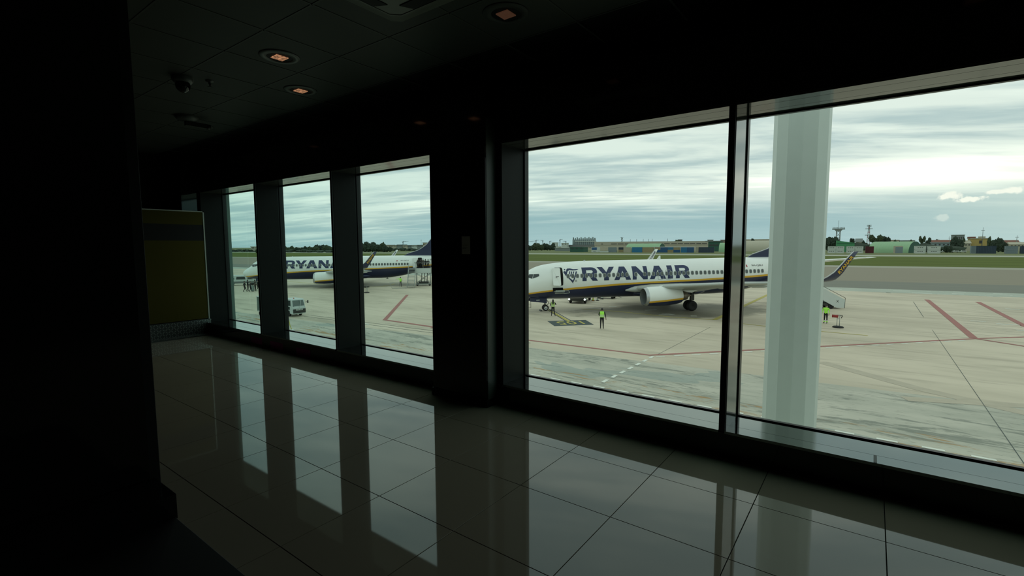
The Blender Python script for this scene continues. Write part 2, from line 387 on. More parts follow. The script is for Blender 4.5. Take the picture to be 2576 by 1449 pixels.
stripe(b, [(-26.2, 48.6), (-22, 48.9), (-15.8, 48.1), (-11.9, 48.6)], .22); stripe(b, [(-11.2, 48.2), (-9, 47.6), (-6.5, 47.1), (0, 47.0)], .2)
stripe(b, [atz(x, y).xy for x, y in ((716, 707.5), (760, 711), (800, 714.5), (850, 719), (905, 722), (940, 722), (962, 720.5), (980, 717.5), (994, 714))], .28)
struct(b.build('road_line', ROADY))
b = MB()
for dx in (-.27, .27): stripe(b, [(-28.9+dx*.7, 45.9+dx*.7), (-23.0+dx*.7, 40.0+dx*.7)], .09, 0, .014)
stripe(b, [(4.31, 22), (4.31, 53.2)], .022); stripe(b, [(4.31, 62), (4.35, 78)], .04); stripe(b, [(-11.05, 31), (-11.1, 44)], .022)
stripe(b, [(-47, 27.9), (-20, 29.2)], .06); stripe(b, [(-47, 27.1), (-24, 28.2)], .06)
for i in range(12): stripe(b, [(6.4+i*.12, 52.5+i*1.7), (10.6, 52.3+i*1.7)], .035, 0, .010)
struct(b.build('road_line', ROADK))
b = MB()
for i in range(30): x = -20.2+i*1.29; stripe(b, [(x, 22.05+.004*x), (x+.62, 22.05+.004*x)], .16)
for i in range(7): y = 22.9+i*1.12; stripe(b, [(-11.08, y), (-11.1, y+.62)], .2)
for i in range(20):
    t = i*1.28; x, y = -10.9+t*.67, 30.2+t*.742; stripe(b, [(x, y), (x+.43, y+.475)], .17)
stripe(b, [(-19.9, 51.4), (-19.0, 52.6)], .22); stripe(b, [(-17.6, 50.2), (-16.3, 50.0), (-17.4, 48.8)], .2)
stripe(b, [(-14.5, 49.9), (-14, 50.2)], .3); stripe(b, [(-24.6, 52.2), (-23.8, 52.6)], .25)
rnd = random.Random(5)
for i in range(26):
    u = rnd.uniform(-8, 24); d = rnd.uniform(89.5, 96); p = run(u, d); w = rnd.uniform(.5, 2.4); stripe(b, [(p.x, p.y), (p.x+w, p.y+rnd.uniform(-.2, .2))], rnd.uniform(.15, .45))
for (x, y, w) in ((9.2, 60.5, 1.6), (7.6, 61.5, 1.1), (9.9, 57, 1.4), (12, 75, 1.2), (-55, 28.2, .8), (-38.6, 27.1, 1.5), (-37.9, 27.6, .9), (-50.5, 33.2, 1.1), (-60.5, 34, 1.2), (-62, 33.2, .8)):
    stripe(b, [(x, y), (x+w, y+.12)], .28)
struct(b.build('road_line', ROADW))
b = MB(); stripe(b, [(-2.2, 34.7), (2.2, 31.0), (7.5, 28.0)], .8, 0, .006); stripe(b, [(1.5, 28.6), (8.5, 31.6)], .7, 0, .007); struct(b.build('road_skid_line', mat('tyre_polished_concrete', (.47, .415, .32), .8, var=.15, scale=2)))
# stand number: a dark painted field with yellow figures, read from the aircraft's side
b = MB(); pan = [(-24.58, 38.74), (-21.97, 41.48), (-20.01, 39.39), (-22.53, 36.69)]
b.add([(x, y, ZG+h) for h in (.012, -.02) for x, y in pan], [(3, 2, 1, 0), (4, 5, 6, 7), (0, 1, 5, 4), (1, 2, 6, 5), (2, 3, 7, 6), (3, 0, 4, 7)]); struct(b.build('road_marking', ROADK))
pts, fs = flat_text('105', 1.0, .005)
o = Vector((-22.53, 36.69, 0)); e1 = Vector((2.52, 2.70, 0)); e2 = Vector((-2.05, 2.05, 0)); mxx = max(p[0] for p in pts)
b = MB()
v = []
for x, y in pts:
    fx = .83 - x/mxx*.66; fy = .82 - y*.64           # upside down for us
    p = o + e1*fx + e2*fy; v.append((p.x, p.y, ZG+.02))
b.add(v, fs); struct(b.build('road_marking', ROADY, fix=False))

# ================================================================ ROOM
YW, YG = 3.43, 3.80                              # inner wall face, glass line
ZS, ZT, ZC = .19, 2.34, 2.95
XL, XR, YB = -9.7, 5.2, -4.4
# floor: one slab of grout and single tiles on it
b = MB(); b.box(XL, XR, YB, YW+.02, -.3, -.006); floor = struct(b.build('floor', GROUT))
TS = .59; x00, y00 = -1.061, 2.892
me_tile = {}
def tile_mesh(w, d):
    k = (round(w, 3), round(d, 3))
    if k not in me_tile:
        q = MB(); e = .0004; g_ = .0022
        v = [(g_, g_, -.006), (w-g_, g_, -.006), (w-g_, d-g_, -.006), (g_, d-g_, -.006), (g_, g_, -e), (w-g_, g_, -e), (w-g_, d-g_, -e), (g_, d-g_, -e),
             (g_+e, g_+e, 0), (w-g_-e, g_+e, 0), (w-g_-e, d-g_-e, 0), (g_+e, d-g_-e, 0)]
        q.add(v, [(8, 9, 10, 11), (0, 1, 5, 4), (1, 2, 6, 5), (2, 3, 7, 6), (3, 0, 4, 7), (4, 5, 9, 8), (5, 6, 10, 9), (6, 7, 11, 10), (7, 4, 8, 11)])
        me_tile[k] = q.mesh('floor_tile', TILE, fix=False)
    return me_tile[k]
rest = MB()
for i in range(-15, 11):
    for j in range(-1, 13):
        x = x00+i*TS; y1 = y00+(TS if j < 0 else 0)-max(j, 0)*TS if j < 0 else y00-j*TS
        y0_ = y00 if j < 0 else y1-TS
        x1 = min(x+TS, XR); x_ = max(x, XL); y1 = min(y1, YW) if j >= 0 else YW; y0_ = max(y0_, YB)
        if x1-x_ < .03 or y1-y0_ < .03: continue
        if j <= 3 or (j <= 4 and i > -4):
            t = link('tile', tile_mesh(x1-x_, y1-y0_), floor); t.location = (x_, y0_, 0)
        else:
            rest.box(x_+.002, x1-.002, y0_+.002, y1-.002, -.006, 0)
r_ = rest.build('tile_field', TILE, floor); r_['kind'] = 'stuff'
# dark mat that meets the tiles on the camera's side
b = MB(); b.box(-2.93, -1.2, -1.2, .915, 0, .012); tag(b.build('floor_mat', DARKMAT, bevel=.003), 'black rubber floor mat along the bottom of the dark pillar', 'floor mat')

# ceiling of square panels
b = MB(); b.box(XL, XR, YB, YW+.02, ZC+.012, ZC+.3); ceil = struct(b.build('ceiling', DARKMAT))
cm = MB(); cm.box(.0022, .5978, .0022, .5978, 0, .02); cme = cm.mesh('panel', CEIL)
crest = MB()
for i in range(-15, 11):
    for j in range(-12, 3):
        x, y = -1.075+i*.6, 2.40+(j-1)*.6
        if x < XL or x+.6 > XR or y < YB or y+.6 > YW+.05: continue
        if y > .5 and x < .4:
            p = link('panel', cme, ceil); p.location = (x, y, ZC)
        else: crest.box(x+.004, x+.596, y+.004, y+.596, ZC, ZC+.02)
c_ = crest.build('panel_field', CEIL, ceil); c_['kind'] = 'stuff'
b = MB()
for i in range(-15, 11): b.box(-1.075+i*.6-.006, -1.075+i*.6+.006, YB, YW, ZC-.003, ZC+.006)
for j in range(-12, 3): b.box(XL, XR, 2.4+(j-1)*.6-.006, 2.4+(j-1)*.6+.006, ZC-.003, ZC+.006)
struct(b.build('trim_1', CEILG))

# walls
b = MB(); b.box(XL-.3, XL, YB, YG+.3, -.3, 3.3); struct(b.build('wall_left', DKWALL))
b = MB(); b.box(XR, XR+.3, YB, YG+.3, -.3, 3.3); struct(b.build('wall_right', DARKMAT))
b = MB(); b.box(XL-.3, XR+.3, YB-.3, YB, -.3, 3.3); struct(b.build('wall_back', DARKMAT))
# window wall: base, beam, piers
b = MB()
b.box(XL, XR, YW, YG+.01, -.3, ZS-.018)
b.box(XL, XR, YW, YG+.05, ZT+.012, ZC+.35)
for (x0, x1) in ((XL, -8.96), (-3.42, -2.665), (2.97, XR)):
    b.box(x0, x1, YW+.002, YG+.05, ZS-.02, ZT+.02)
wall = struct(b.build('wall_front', BLACK))
# building outside: fascia above and below the glass
b = MB(); b.box(XL-8, XR+14, YG+.055, YG+.3, 3.3, 4.2); b.box(XL-8, XR+14, YG+.055, YG+.3, ZG-.2, -.05); struct(b.build('wall_outside', mat('pale_facade', (.55, .58, .54), .7)))

# windows: opening edges (left, right)
XS = [(-8.93, -7.075), (-7.03, -5.225), (-5.18, -3.43), (-2.655, -.79), (-.75, 1.10), (1.14, 2.96)]
XS[0] = (-8.93, -7.12); XS[1] = (-7.075, -5.25); XS[2] = (-5.215, -3.43)
for k, (a, c) in enumerate(XS):
    w = empty('window_%d' % (k+1), (0, YG, ZS)); struct(w)
    L = lambda mb, nm, m: mb.build(nm, m, w)
    f = MB(); t = .028
    f.box(a, a+.012, -.03, .03, 0, ZT-ZS); f.box(c-t*.4, c, -.03, .03, 0, ZT-ZS); f.box(a, c, -.012, .02, 0, .009); f.box(a, c, -.012, .02, ZT-ZS-.012, ZT-ZS)
    L(f, 'window_frame', FRAME)
    f = MB(); f.box(a+.01, c-.005, -.003, .003, .01, ZT-ZS-.01)
    p = L(f, 'pane', GLASS)
    # one-sided sheet is enough for a tinted pane
    p.data.clear_geometry(); p.data.from_pydata([(a+.01, 0, .01), (c-.003, 0, .01), (c-.003, 0, ZT-ZS-.01), (a+.01, 0, ZT-ZS-.01)], [], [(0, 1, 2, 3)]); p.data.update()
    f = MB(); f.box(a, c, YW-YG-.012, YW-YG+.115, -.018, 0); L(f, 'sill_board', SILL)
    f = MB(); f.box(a, c, YW-YG+.118, 0, -.018, 0); L(f, 'sill_board', SILL)
    for q, (y0, y1) in enumerate(((YW-YG-.004, YW-YG+.088), (YW-YG+.092, YW-YG+.235), (YW-YG+.239, 0))):
        f = MB(); f.box(a, c, y0, y1, ZT-ZS, ZT-ZS+.016); L(f, 'soffit_strip', SOFF)
# the two floor-lid joints by the right-hand window
b = MB(); b.box(.062, .078, YW-.008, YW+.115, ZS-.002, ZS+.0012); struct(b.build('trim_2', DKWALL))
# slim mullions between the panes
for x0, x1 in ((-7.12, -7.075), (-5.25, -5.215), (-.79, -.75), (1.10, 1.14)):
    b = MB(); b.box(x0, x1, YW, YG+.04, ZS-.01, ZT+.01); m_ = struct(b.build('window_mullion', FRAME))
    f = MB(); f.box(x1, x1+.004, YW+.015, YG-.05, ZS, ZT); f.build('cover_strip', SIDE if x0 > -1 else STRIPM, m_)
# reveals
b = MB(); b.box(-2.668, -2.655, YW+.004, YG, ZS, ZT); b.build('side_panel', STRIPM, wall)
b = MB(); b.box(-8.97, -8.93, YW+.004, YG-.03, ZS, ZT); b.build('side_panel', STRIPM, wall)
# pale fin outside the first window
b = MB(); b.box(-9.05, -8.93, YG+.03, YG+.085, -.4, 3.4); struct(b.build('trim_3', mat('outside_fin_paint', (.11, .16, .14), .5)))
# pillars standing proud of the window wall
def pillar(name, x0, x1, y0, y1, m1, m2=None):
    q = MB(); q.box(x0, x1, y0, y1, 0, ZC); o_ = struct(q.build(name, m1, bevel=.004))
    if m2: r = MB(); r.box(x1, x1+.004, y0+.012, y1-.004, .01, ZC-.4); r.build('side_panel', m2, o_)
    r = MB(); r.box(x0-.012, x1+.012, y0-.012, y1, 0, .07); r.build('plinth', DARKMAT, o_)
    return o_
pillar('pillar', -3.40, -2.72, 3.28, YW, BLACK, mat('grey_green_pillar_side', (.055, .065, .055), .4))
pillar('pillar', XL, -9.0, 3.18, YW, BLACK)
pn = pillar('pillar', -4.3, -3.245, -4.35, .955, DARKMAT)
b = MB(); b.box(-3.3, -2.93, -4.3, .925, 0, .135); b.build('plinth_box', BLACK, pn)
b = MB(); b.box(-3.245, -3.232, .2, .9, .14, ZC-.01); b.box(-3.245, -3.20, -1.4, .14, .14, ZC-.01); b.build('side_panel', BLACK, pn)

# white card on the pillar
t = empty('notice_card', (-2.945, 3.276, 1.45)); tag(t, 'small white notice card fixed to the black pillar', 'sign')
b = MB(); b.box(-.05, .05, -.004, 0, -.075, .085); b.build('card', mat('off_white_card', (.75, .70, .66), .6), t, bevel=.001)
b = MB(); [b.box(-.038, .03-.012*i, -.0055, -.004, -.002-.012*i, .001-.012*i) for i in range(3)]; b.build('printed_line', mat('grey_print', (.25, .24, .23), .7), t)

# yellow partition board at the far end with tread-plate foot
t = empty('partition_board', (-8.92, 2.55, 0)); tag(t, 'yellow partition board with a black band and tread plate foot, beside the far window', 'partition')
YELB = mat('mustard_yellow_laminate', (.052, .044, .003), .6, var=.06, spec=.12)
b = MB(); b.box(-.03, 0, -.9, .90, .26, 1.553); b.box(-.03, 0, -.9, .90, 1.813, 2.02); b.build('board', YELB, t)
b = MB(); b.box(-.03, 0, -.9, .90, 1.553, 1.813); b.build('black_band', DARKMAT, t)
b = MB(); b.box(-.035, .006, .90, .918, .24, 2.035); b.box(-.035, .006, -.9, .918, 2.02, 2.035); b.build('white_edge', mat('white_edge_trim', (.42, .45, .40), .5), t)
TREAD = mat('tread_plate', (.09, .095, .09), .35, metal=.8)
RIBM = mat('worn_tread_ribs', (.30, .31, .29), .3, metal=.6)
b = MB(); b.box(-.03, .012, -.9, .93, 0.0, .25); b.box(.012, .20, -.9, .96, 0, .014); tp = b.build('tread_plate', TREAD, t)
b = MB()
for i in range(46):
    for j in range(6):
        y = -.88+i*.04; z = .025+j*.04; a = .7 if (i+j) % 2 else -.7
        b.box(-.018, .018, -.0045, .0045, -.0, .0035, M=Matrix.Translation((.012, y, z)) @ Matrix.Rotation(math.pi/2, 4, 'Y') @ Matrix.Rotation(a, 4, 'Z'))
    for j in range(4):
        y = -.88+i*.04; x = .035+j*.042; a = .7 if (i+j) % 2 else -.7
        b.box(-.018, .018, -.0045, .0045, 0, .0035, M=Matrix.Translation((x, y, .014)) @ Matrix.Rotation(a, 4, 'Z'))
q = b.build('tread_ribs', RIBM, t, fix=False); q['kind'] = 'stuff'
# magenta reflections painted as flat patches low on the wall under the far windows
MAG = mat('magenta_reflection_paint', (.50, .01, .26), .5)
for (x, y0, lb) in ((-7.26, .02, 'dim magenta reflection painted low on the black wall, the farthest of three'), (-6.68, .01, 'dim magenta reflection painted low on the black wall, the middle of three'), (-5.99, .0, 'dim magenta reflection painted low on the black wall, the nearest of three')):
    b = MB(); b.box(-.17, .17, -.002, 0, 0, .10); tag(b.build('painted_reflection', MAG, loc=(x, YW-.0005, y0)), lb, 'painted_reflection', 'magenta reflections painted low on the wall')

# ---- ceiling fittings
LIT = mat('glowing_lamp_mesh', (.1, .06, .04), .6, emit=(.85, .40, .20), estr=.34)
LITD = mat('barely_glowing_lamp_mesh', (.1, .06, .04), .6, emit=(.85, .36, .20), estr=.045)
nt = LIT.node_tree; nz = nt.nodes.new('ShaderNodeTexNoise'); nz.inputs['Scale'].default_value = 55; nz.inputs['Detail'].default_value = 3
tcz = nt.nodes.new('ShaderNodeTexCoord'); nt.links.new(tcz.outputs['Object'], nz.inputs['Vector']); mr = nt.nodes.new('ShaderNodeMapRange'); mr.inputs[1].default_value = .35; mr.inputs[2].default_value = .66; mr.inputs[3].default_value = .12; mr.inputs[4].default_value = .62
nt.links.new(nz.outputs[0], mr.inputs[0]); nt.links.new(mr.outputs[0], nt.nodes['Principled BSDF'].inputs['Emission Strength'])
TRIMC = mat('grey_lamp_trim', (.10, .11, .10), .4)
def downlight(x, y, label, lit=None):
    t = empty('ceiling_light', (x, y, ZC)); tag(t, label, 'ceiling light')
    q = MB(); q.lathe([(-.004, .150), (-.008, .145), (-.010, .098), (.0, .094)], 'z', 28); q.build('trim_ring', TRIMC if lit is None else CEIL, t)
    q = MB()
    for i in range(2):
        for j in range(2): q.box(-.047+i*.048, -.001+i*.048, -.047+j*.048, -.001+j*.048, -.012, -.006)
    q.build('lamp_cell', lit or LIT, t); q = MB(); q.lathe([(-.005, .0), (-.005, .1)], 'z', 24); q.build('reflector', DARKMAT, t)
    return t
downlight(-3.85, 2.11, 'round downlight glowing orange, the brighter one with its ring visible')
downlight(-4.50, 2.66, 'narrow looking orange downlight just above the left windows')
downlight(-1.985, 2.62, 'dim orange downlight to the right of the air conditioning unit', LITD)
downlight(.43, 2.66, 'orange downlight over the right hand windows, above the frame', LITD)
downlight(-6.8, 2.66, 'orange downlight over the far left windows', LITD)
# air-conditioning cassette
t = empty('ceiling_cassette', (-2.16, 1.80, ZC)); tag(t, 'square air conditioning cassette set in the ceiling, corner showing at the top edge', 'air conditioner')
CAS = mat('cassette_plastic', (.14, .15, .12), .45)
def ring_poly(h, c): return [(-h+c, -h), (h-c, -h), (h, -h+c), (h, h-c), (h-c, h), (-h+c, h), (-h, h-c), (-h, -h+c)]
b = MB(); b.loft([[(x, y, 0) for x, y in ring_poly(.46, .05)], [(x, y, -.03) for x, y in ring_poly(.45, .05)], [(x, y, -.034) for x, y in ring_poly(.38, .05)]], caps=False); b.build('casing', CAS, t)
b = MB(); b.prism(ring_poly(.27, .03), -.04, -.03, 'z'); b.build('intake_grille', CAS, t)
for a in range(4):
    M4 = Matrix.Rotation(a*math.pi/2, 4, 'Z'); b = MB(); b.prism([(-.24, .29), (.24, .29), (.20, .37), (-.20, .37)], -.036, -.025, 'z', M=M4); b.build('outlet_flap', DARKMAT, t)
b = MB(); b.prism(ring_poly(.385, .05), -.031, -.02, 'z'); b.build('inner_frame', CAS, t)
# camera dome, sprinkler, detector
t = empty('dome_camera', (-4.98, 1.83, ZC)); tag(t, 'small dark dome camera on the ceiling beside the sprinkler', 'security camera')
b = MB(); b.lathe([(0, .085), (-.03, .085), (-.05, .07), (-.05, .0)], 'z', 20); b.build('housing', TRIMC, t)
b = MB(); b.ball((0, 0, -.075), .06, 14, 8); b.build('lens_dome', mat('smoked_dome', (.01, .01, .01), .1), t)
t = empty('sprinkler', (-4.90, 2.02, ZC)); tag(t, 'small pendent sprinkler head hanging from the ceiling', 'sprinkler')
b = MB(); b.lathe([(0, .035), (-.008, .033), (-.01, .012), (-.03, .012)], 'z', 14); b.build('escutcheon', TRIMC, t)
b = MB(); b.cyl((0, 0, -.03), (0, 0, -.055), .006, n=8); b.cyl((0, 0, -.055), (0, 0, -.058), .02, n=12); b.build('deflector', DKMET, t)
t = empty('ceiling_detector', (-6.42, 2.38, ZC)); tag(t, 'dark bracketed detector on the ceiling above the yellow board', 'detector')
b = MB(); b.lathe([(0, .12), (-.02, .12), (-.05, .09), (-.06, .0)], 'z', 20); b.build('base', TRIMC, t)
b = MB(); b.box(-.03, .03, -.02, .2, -.105, -.055); b.cyl((0, .2, -.08), (0, .24, -.08), .03, n=12); b.build('sensor_head', DKMET, t)

# pale steel column outside the windows
t = empty('outside_column', (-.85, 7.75, ZG)); struct(t)
n_ = 12; Rr = .338
b = MB(); b.loft([[(Rr*math.cos(2*math.pi*(i+.3)/n_), Rr*math.sin(2*math.pi*(i+.3)/n_), z) for i in range(n_)] for z in (0, 12.5)], smooth=False); b.build('column_shaft', COLW, t, fix=False)
b = MB(); b.lathe([(.0, .5), (.04, .5), (.05, .40), (.4, .38)], 'z', 12); b.build('column_foot', COLW, t)

# ================================================================ AIRCRAFT
TOP=[(0,2.45),(.08,2.72),(.3,3.0),(.8,3.36),(1.4,3.74),(1.9,4.3),(2.47,4.65),(3.1,4.91),(3.9,5.1),(4.9,5.23),(6.2,5.32),(7.5,5.38),(9,5.41),(30,5.41),(33,5.38),(36,5.25),(37.5,5.08),(38.0,4.9)]
BOT=[(0,2.45),(.08,2.2),(.3,1.98),(.8,1.72),(1.5,1.54),(2.5,1.42),(4,1.33),(6,1.28),(24,1.28),(26,1.4),(28,1.7),(31,2.4),(34,3.3),(36.5,4.05),(38,4.5)]
WID=[(0,.0),(.08,.28),(.3,.55),(.8,.92),(1.5,1.23),(2.5,1.52),(3.5,1.7),(4.5,1.8),(6,1.87),(7.5,1.88),(26,1.88),(28,1.83),(30,1.68),(32,1.42),(34,1.08),(36,.68),(37.5,.34),(38,.18)]
CEN=[(0,2.45),(1.5,2.7),(3,3.1),(5,3.4),(7,3.52),(26,3.52),(30,3.7),(34,4.1),(38,4.7)]
def interp(T,s):
    if s<=T[0][0]: return T[0][1]
    for (a,x),(b,y) in zip(T,T[1:]):
        if s<=b:
            return x+(y-x)*(s-a)/(b-a)
    return T[-1][1]
def smooth(T,s):
    # catmull style smooth interpolation
    n=len(T)
    if s<=T[0][0]: return T[0][1]
    if s>=T[-1][0]: return T[-1][1]
    for i in range(n-1):
        if s<=T[i+1][0]: break
    def sl(j):
        if j<=0: return (T[1][1]-T[0][1])/(T[1][0]-T[0][0])
        if j>=n-1: return (T[-1][1]-T[-2][1])/(T[-1][0]-T[-2][0])
        d0=(T[j][1]-T[j-1][1])/(T[j][0]-T[j-1][0]);d1=(T[j+1][1]-T[j][1])/(T[j+1][0]-T[j][0])
        return 0 if d0*d1<=0 else 2*d0*d1/(d0+d1)
    a,x=T[i];b,y=T[i+1];h=b-a;t=(s-a)/h;m0=sl(i)*h;m1=sl(i+1)*h
    return (2*t**3-3*t*t+1)*x+(t**3-2*t*t+t)*m0+(-2*t**3+3*t*t)*y+(t**3-t*t)*m1
def hull_y(s,z):
    zc=smooth(CEN,s);zt=smooth(TOP,s);zb=smooth(BOT,s);w=smooth(WID,s)
    h=(zt-zc) if z>zc else (zc-zb)
    q=1-((z-zc)/max(h,1e-3))**2
    return w*math.sqrt(max(q,0))
S1 = [(0, 1.95), (1.7, 2.12), (4.43, 2.44), (8.35, 2.73), (13.3, 2.98), (21.2, 3.17), (26.4, 3.35), (29.8, 3.49), (34, 3.85), (38, 4.7)]
S0 = [(0, 1.78), (1.7, 1.95), (4.47, 2.26), (8.4, 2.51), (13.3, 2.78), (21.2, 2.97), (26.4, 3.14), (29.8, 3.27), (34, 3.62), (38, 4.55)]
def H(s, z, off=.012): return (s-4, -(hull_y(s, z)+off), z)
def ring_phi(s, lo, hi, n):
    zc, zt, zb = smooth(CEN, s), smooth(TOP, s), smooth(BOT, s); w = smooth(WID, s); out = []
    def ph(z):
        h = (zt-zc) if z > zc else (zc-zb); return math.asin(max(-1, min(1, (z-zc)/max(h, 1e-4))))
    a, b = ph(lo), ph(hi)
    for i in range(n+1):
        p = a+(b-a)*i/n; h = (zt-zc) if p > 0 else (zc-zb); out.append((w*math.cos(p), zc+h*math.sin(p)))
    return out
def fuselage_mesh():
    ss = [0, .04, .08, .16, .3, .5, .8, 1.1, 1.4, 1.65, 1.9, 2.2, 2.47, 2.8, 3.1, 3.5, 3.9, 4.4, 4.9, 5.5, 6.2, 7, 8, 9, 11, 13.3, 16, 19, 21.2, 24, 25, 26, 27, 28, 29, 29.8, 31, 32, 33, 34, 35, 36, 36.8, 37.5, 38]
    b = MB(); nb, nt = 9, 16; rings = []
    for s in ss:
        zb, zt = smooth(BOT, s), smooth(TOP, s); a0 = min(max(smooth(S0, s), zb), zt); a1 = min(max(smooth(S1, s), zb), zt)
        half = ring_phi(s, zb, a0, nb)+ring_phi(s, a0, a1, 1)[1:]+ring_phi(s, a1, zt, nt)[1:]
        R = [(s-4, -y, z) for y, z in half]+[(s-4, y, z) for y, z in half[-2:0:-1]]; rings.append(R)
    n = len(rings[0]); half_n = nb+1+nt
    for i in range(len(rings)-1):
        for j in range(n):
            k = (j+1) % n; row = j if j < half_n else (2*half_n-1-j)
            m = 0 if row < nb else (1 if row == nb else 2)
            b.add([rings[i][j], rings[i][k], rings[i+1][k], rings[i+1][j]], [(0, 1, 2, 3)], m, smooth=True)
    b.add(rings[-1], [tuple(range(n))], 2)
    return b.mesh('fuselage', [NAVY, YELL, WHITE])
def decal(name, polys, m, parent, off=.012, step=.09, fold=None):
    """flat paint on the hull: polygons in (s, z), cut into strips so that they follow its curve"""
    bm = bmesh.new()
    for outer_holes in polys:
        vs = [bm.verts.new((p[0], p[1], 0)) for ring in outer_holes for p in ring]
        for t in tessellate_polygon([[Vector((x, y, 0)) for x, y in ring] for ring in outer_holes]):
            try: bm.faces.new([vs[i] for i in t])
            except ValueError: pass
    zs = [v.co.y for v in bm.verts]; z = min(zs)+step
    while z < max(zs):
        bmesh.ops.bisect_plane(bm, geom=bm.verts[:]+bm.edges[:]+bm.faces[:], plane_co=(0, z, 0), plane_no=(0, 1, 0)); z += step
    for v in bm.verts: v.co = H(v.co.x, v.co.y, off)
    me = bpy.data.meshes.new(name); bm.to_mesh(me); bm.free(); me.materials.append(m)
    return link(name, me, parent)
def text_polys(s, x0, x1, z0, z1, bold=0.0):
    P, F = flat_text(s, 1, bold); w = max(p[0] for p in P)
    return [[[(x0+P[i][0]/w*(x1-x0), z0+P[i][1]*(z1-z0)) for i in f]] for f in F]
def arc(cx, cy, rx, ry, a0, a1, n=8): return [(cx+rx*math.cos(math.radians(a0+(a1-a0)*i/n)), cy+ry*math.sin(math.radians(a0+(a1-a0)*i/n))) for i in range(n+1)]
GLYPH = {   # heavy capitals in a unit box
 'R': [[[(0, 0), (0, 1)]+arc(.62, .69, .36, .31, 90, -62)+[(1, 0), (.66, 0), (.42, .36), (.27, .36), (.27, 0)], [(.27, .58), (.27, .79)]+arc(.58, .685, .12, .105, 90, -90)]],
 'Y': [[[(.36, 0), (.36, .40), (0, 1), (.31, 1), (.505, .62), (.70, 1), (1, 1), (.64, .40), (.64, 0)]]],
 'A': [[[(0, 0), (.34, 1), (.66, 1), (1, 0), (.71, 0), (.645, .21), (.36, .21), (.29, 0)], [(.42, .41), (.58, .41), (.50, .70)]]],
 'N': [[[(0, 0), (0, 1), (.30, 1), (.74, .42), (.74, 1), (1, 1), (1, 0), (.71, 0), (.26, .60), (.26, 0)]]],
 'I': [[[(0, 0), (0, 1), (1, 1), (1, 0)]]]}
WORD = [('R', 7.70, 9.42), ('Y', 9.42, 11.38), ('A', 11.28, 13.20), ('N', 13.38, 15.12), ('A', 15.36, 17.24), ('I', 17.45, 18.05), ('R', 18.42, 20.07)]
def letters(parent):
    for g_, a, c in WORD:
        decal('letter', [[[(a+x*(c-a), 3.31+y*1.44) for x, y in ring] for ring in poly] for poly in GLYPH[g_]], NAVYT, parent, .010)
HARP = [[(5.96, 4.35), (6.0, 4.55), (6.11, 4.67), (6.41, 4.69), (6.75, 4.60), (7.37, 4.60), (7.1, 4.48), (6.73, 4.46), (6.31, 4.50), (6.13, 4.39), (6.02, 4.15), (6.10, 3.88), (6.32, 3.67), (6.62, 3.42), (6.70, 3.05), (6.28, 3.53), (6.0, 3.77), (5.80, 4.04), (5.63, 4.32), (5.78, 4.43)],
        [(6.31, 4.40), (6.43, 4.38), (6.29, 4.02), (6.21, 4.07)], [(6.51, 4.38), (6.63, 4.36), (6.43, 3.80), (6.34, 3.88)],
        [(6.74, 4.37), (6.87, 4.36), (6.58, 3.78), (6.49, 3.72)], [(7.01, 4.37), (7.16, 4.35), (6.72, 3.22), (6.64, 3.36)]]
def rrect(cx, cz, w, h, r, n=4):
    out = []
    for (sx, sz, a) in ((1, 1, 0), (-1, 1, 90), (-1, -1, 180), (1, -1, 270)): out += arc(cx+sx*(w/2-r), cz+sz*(h/2-r), r, r, a, a+90, n)
    return out
def section(P, s0, ch, g, th=.11, drop=0.0, n=9):
    """airfoil ring: P = (outboard, z), nose station s0, chord, lean g"""
    out = []; nx, nz = -math.sin(g), math.cos(g)
    xs = [(1-math.cos(math.pi*i/n))/2 for i in range(n+1)]
    def t(x): return 5*th*ch*(.2969*math.sqrt(x)-.126*x-.3516*x*x+.2843*x**3-.1036*x**4)
    for x in xs: out.append((x, t(x)*1.1))
    for x in xs[-2:0:-1]: out.append((x, -t(x)*.9))
    return [(s0+x*ch-4, P[0]+y*nx, P[1]+y*nz-x*drop) for x, y in out]
def mirror(rings, sgn): return [[(x, sgn*y, z) for x, y, z in r] for r in rings]
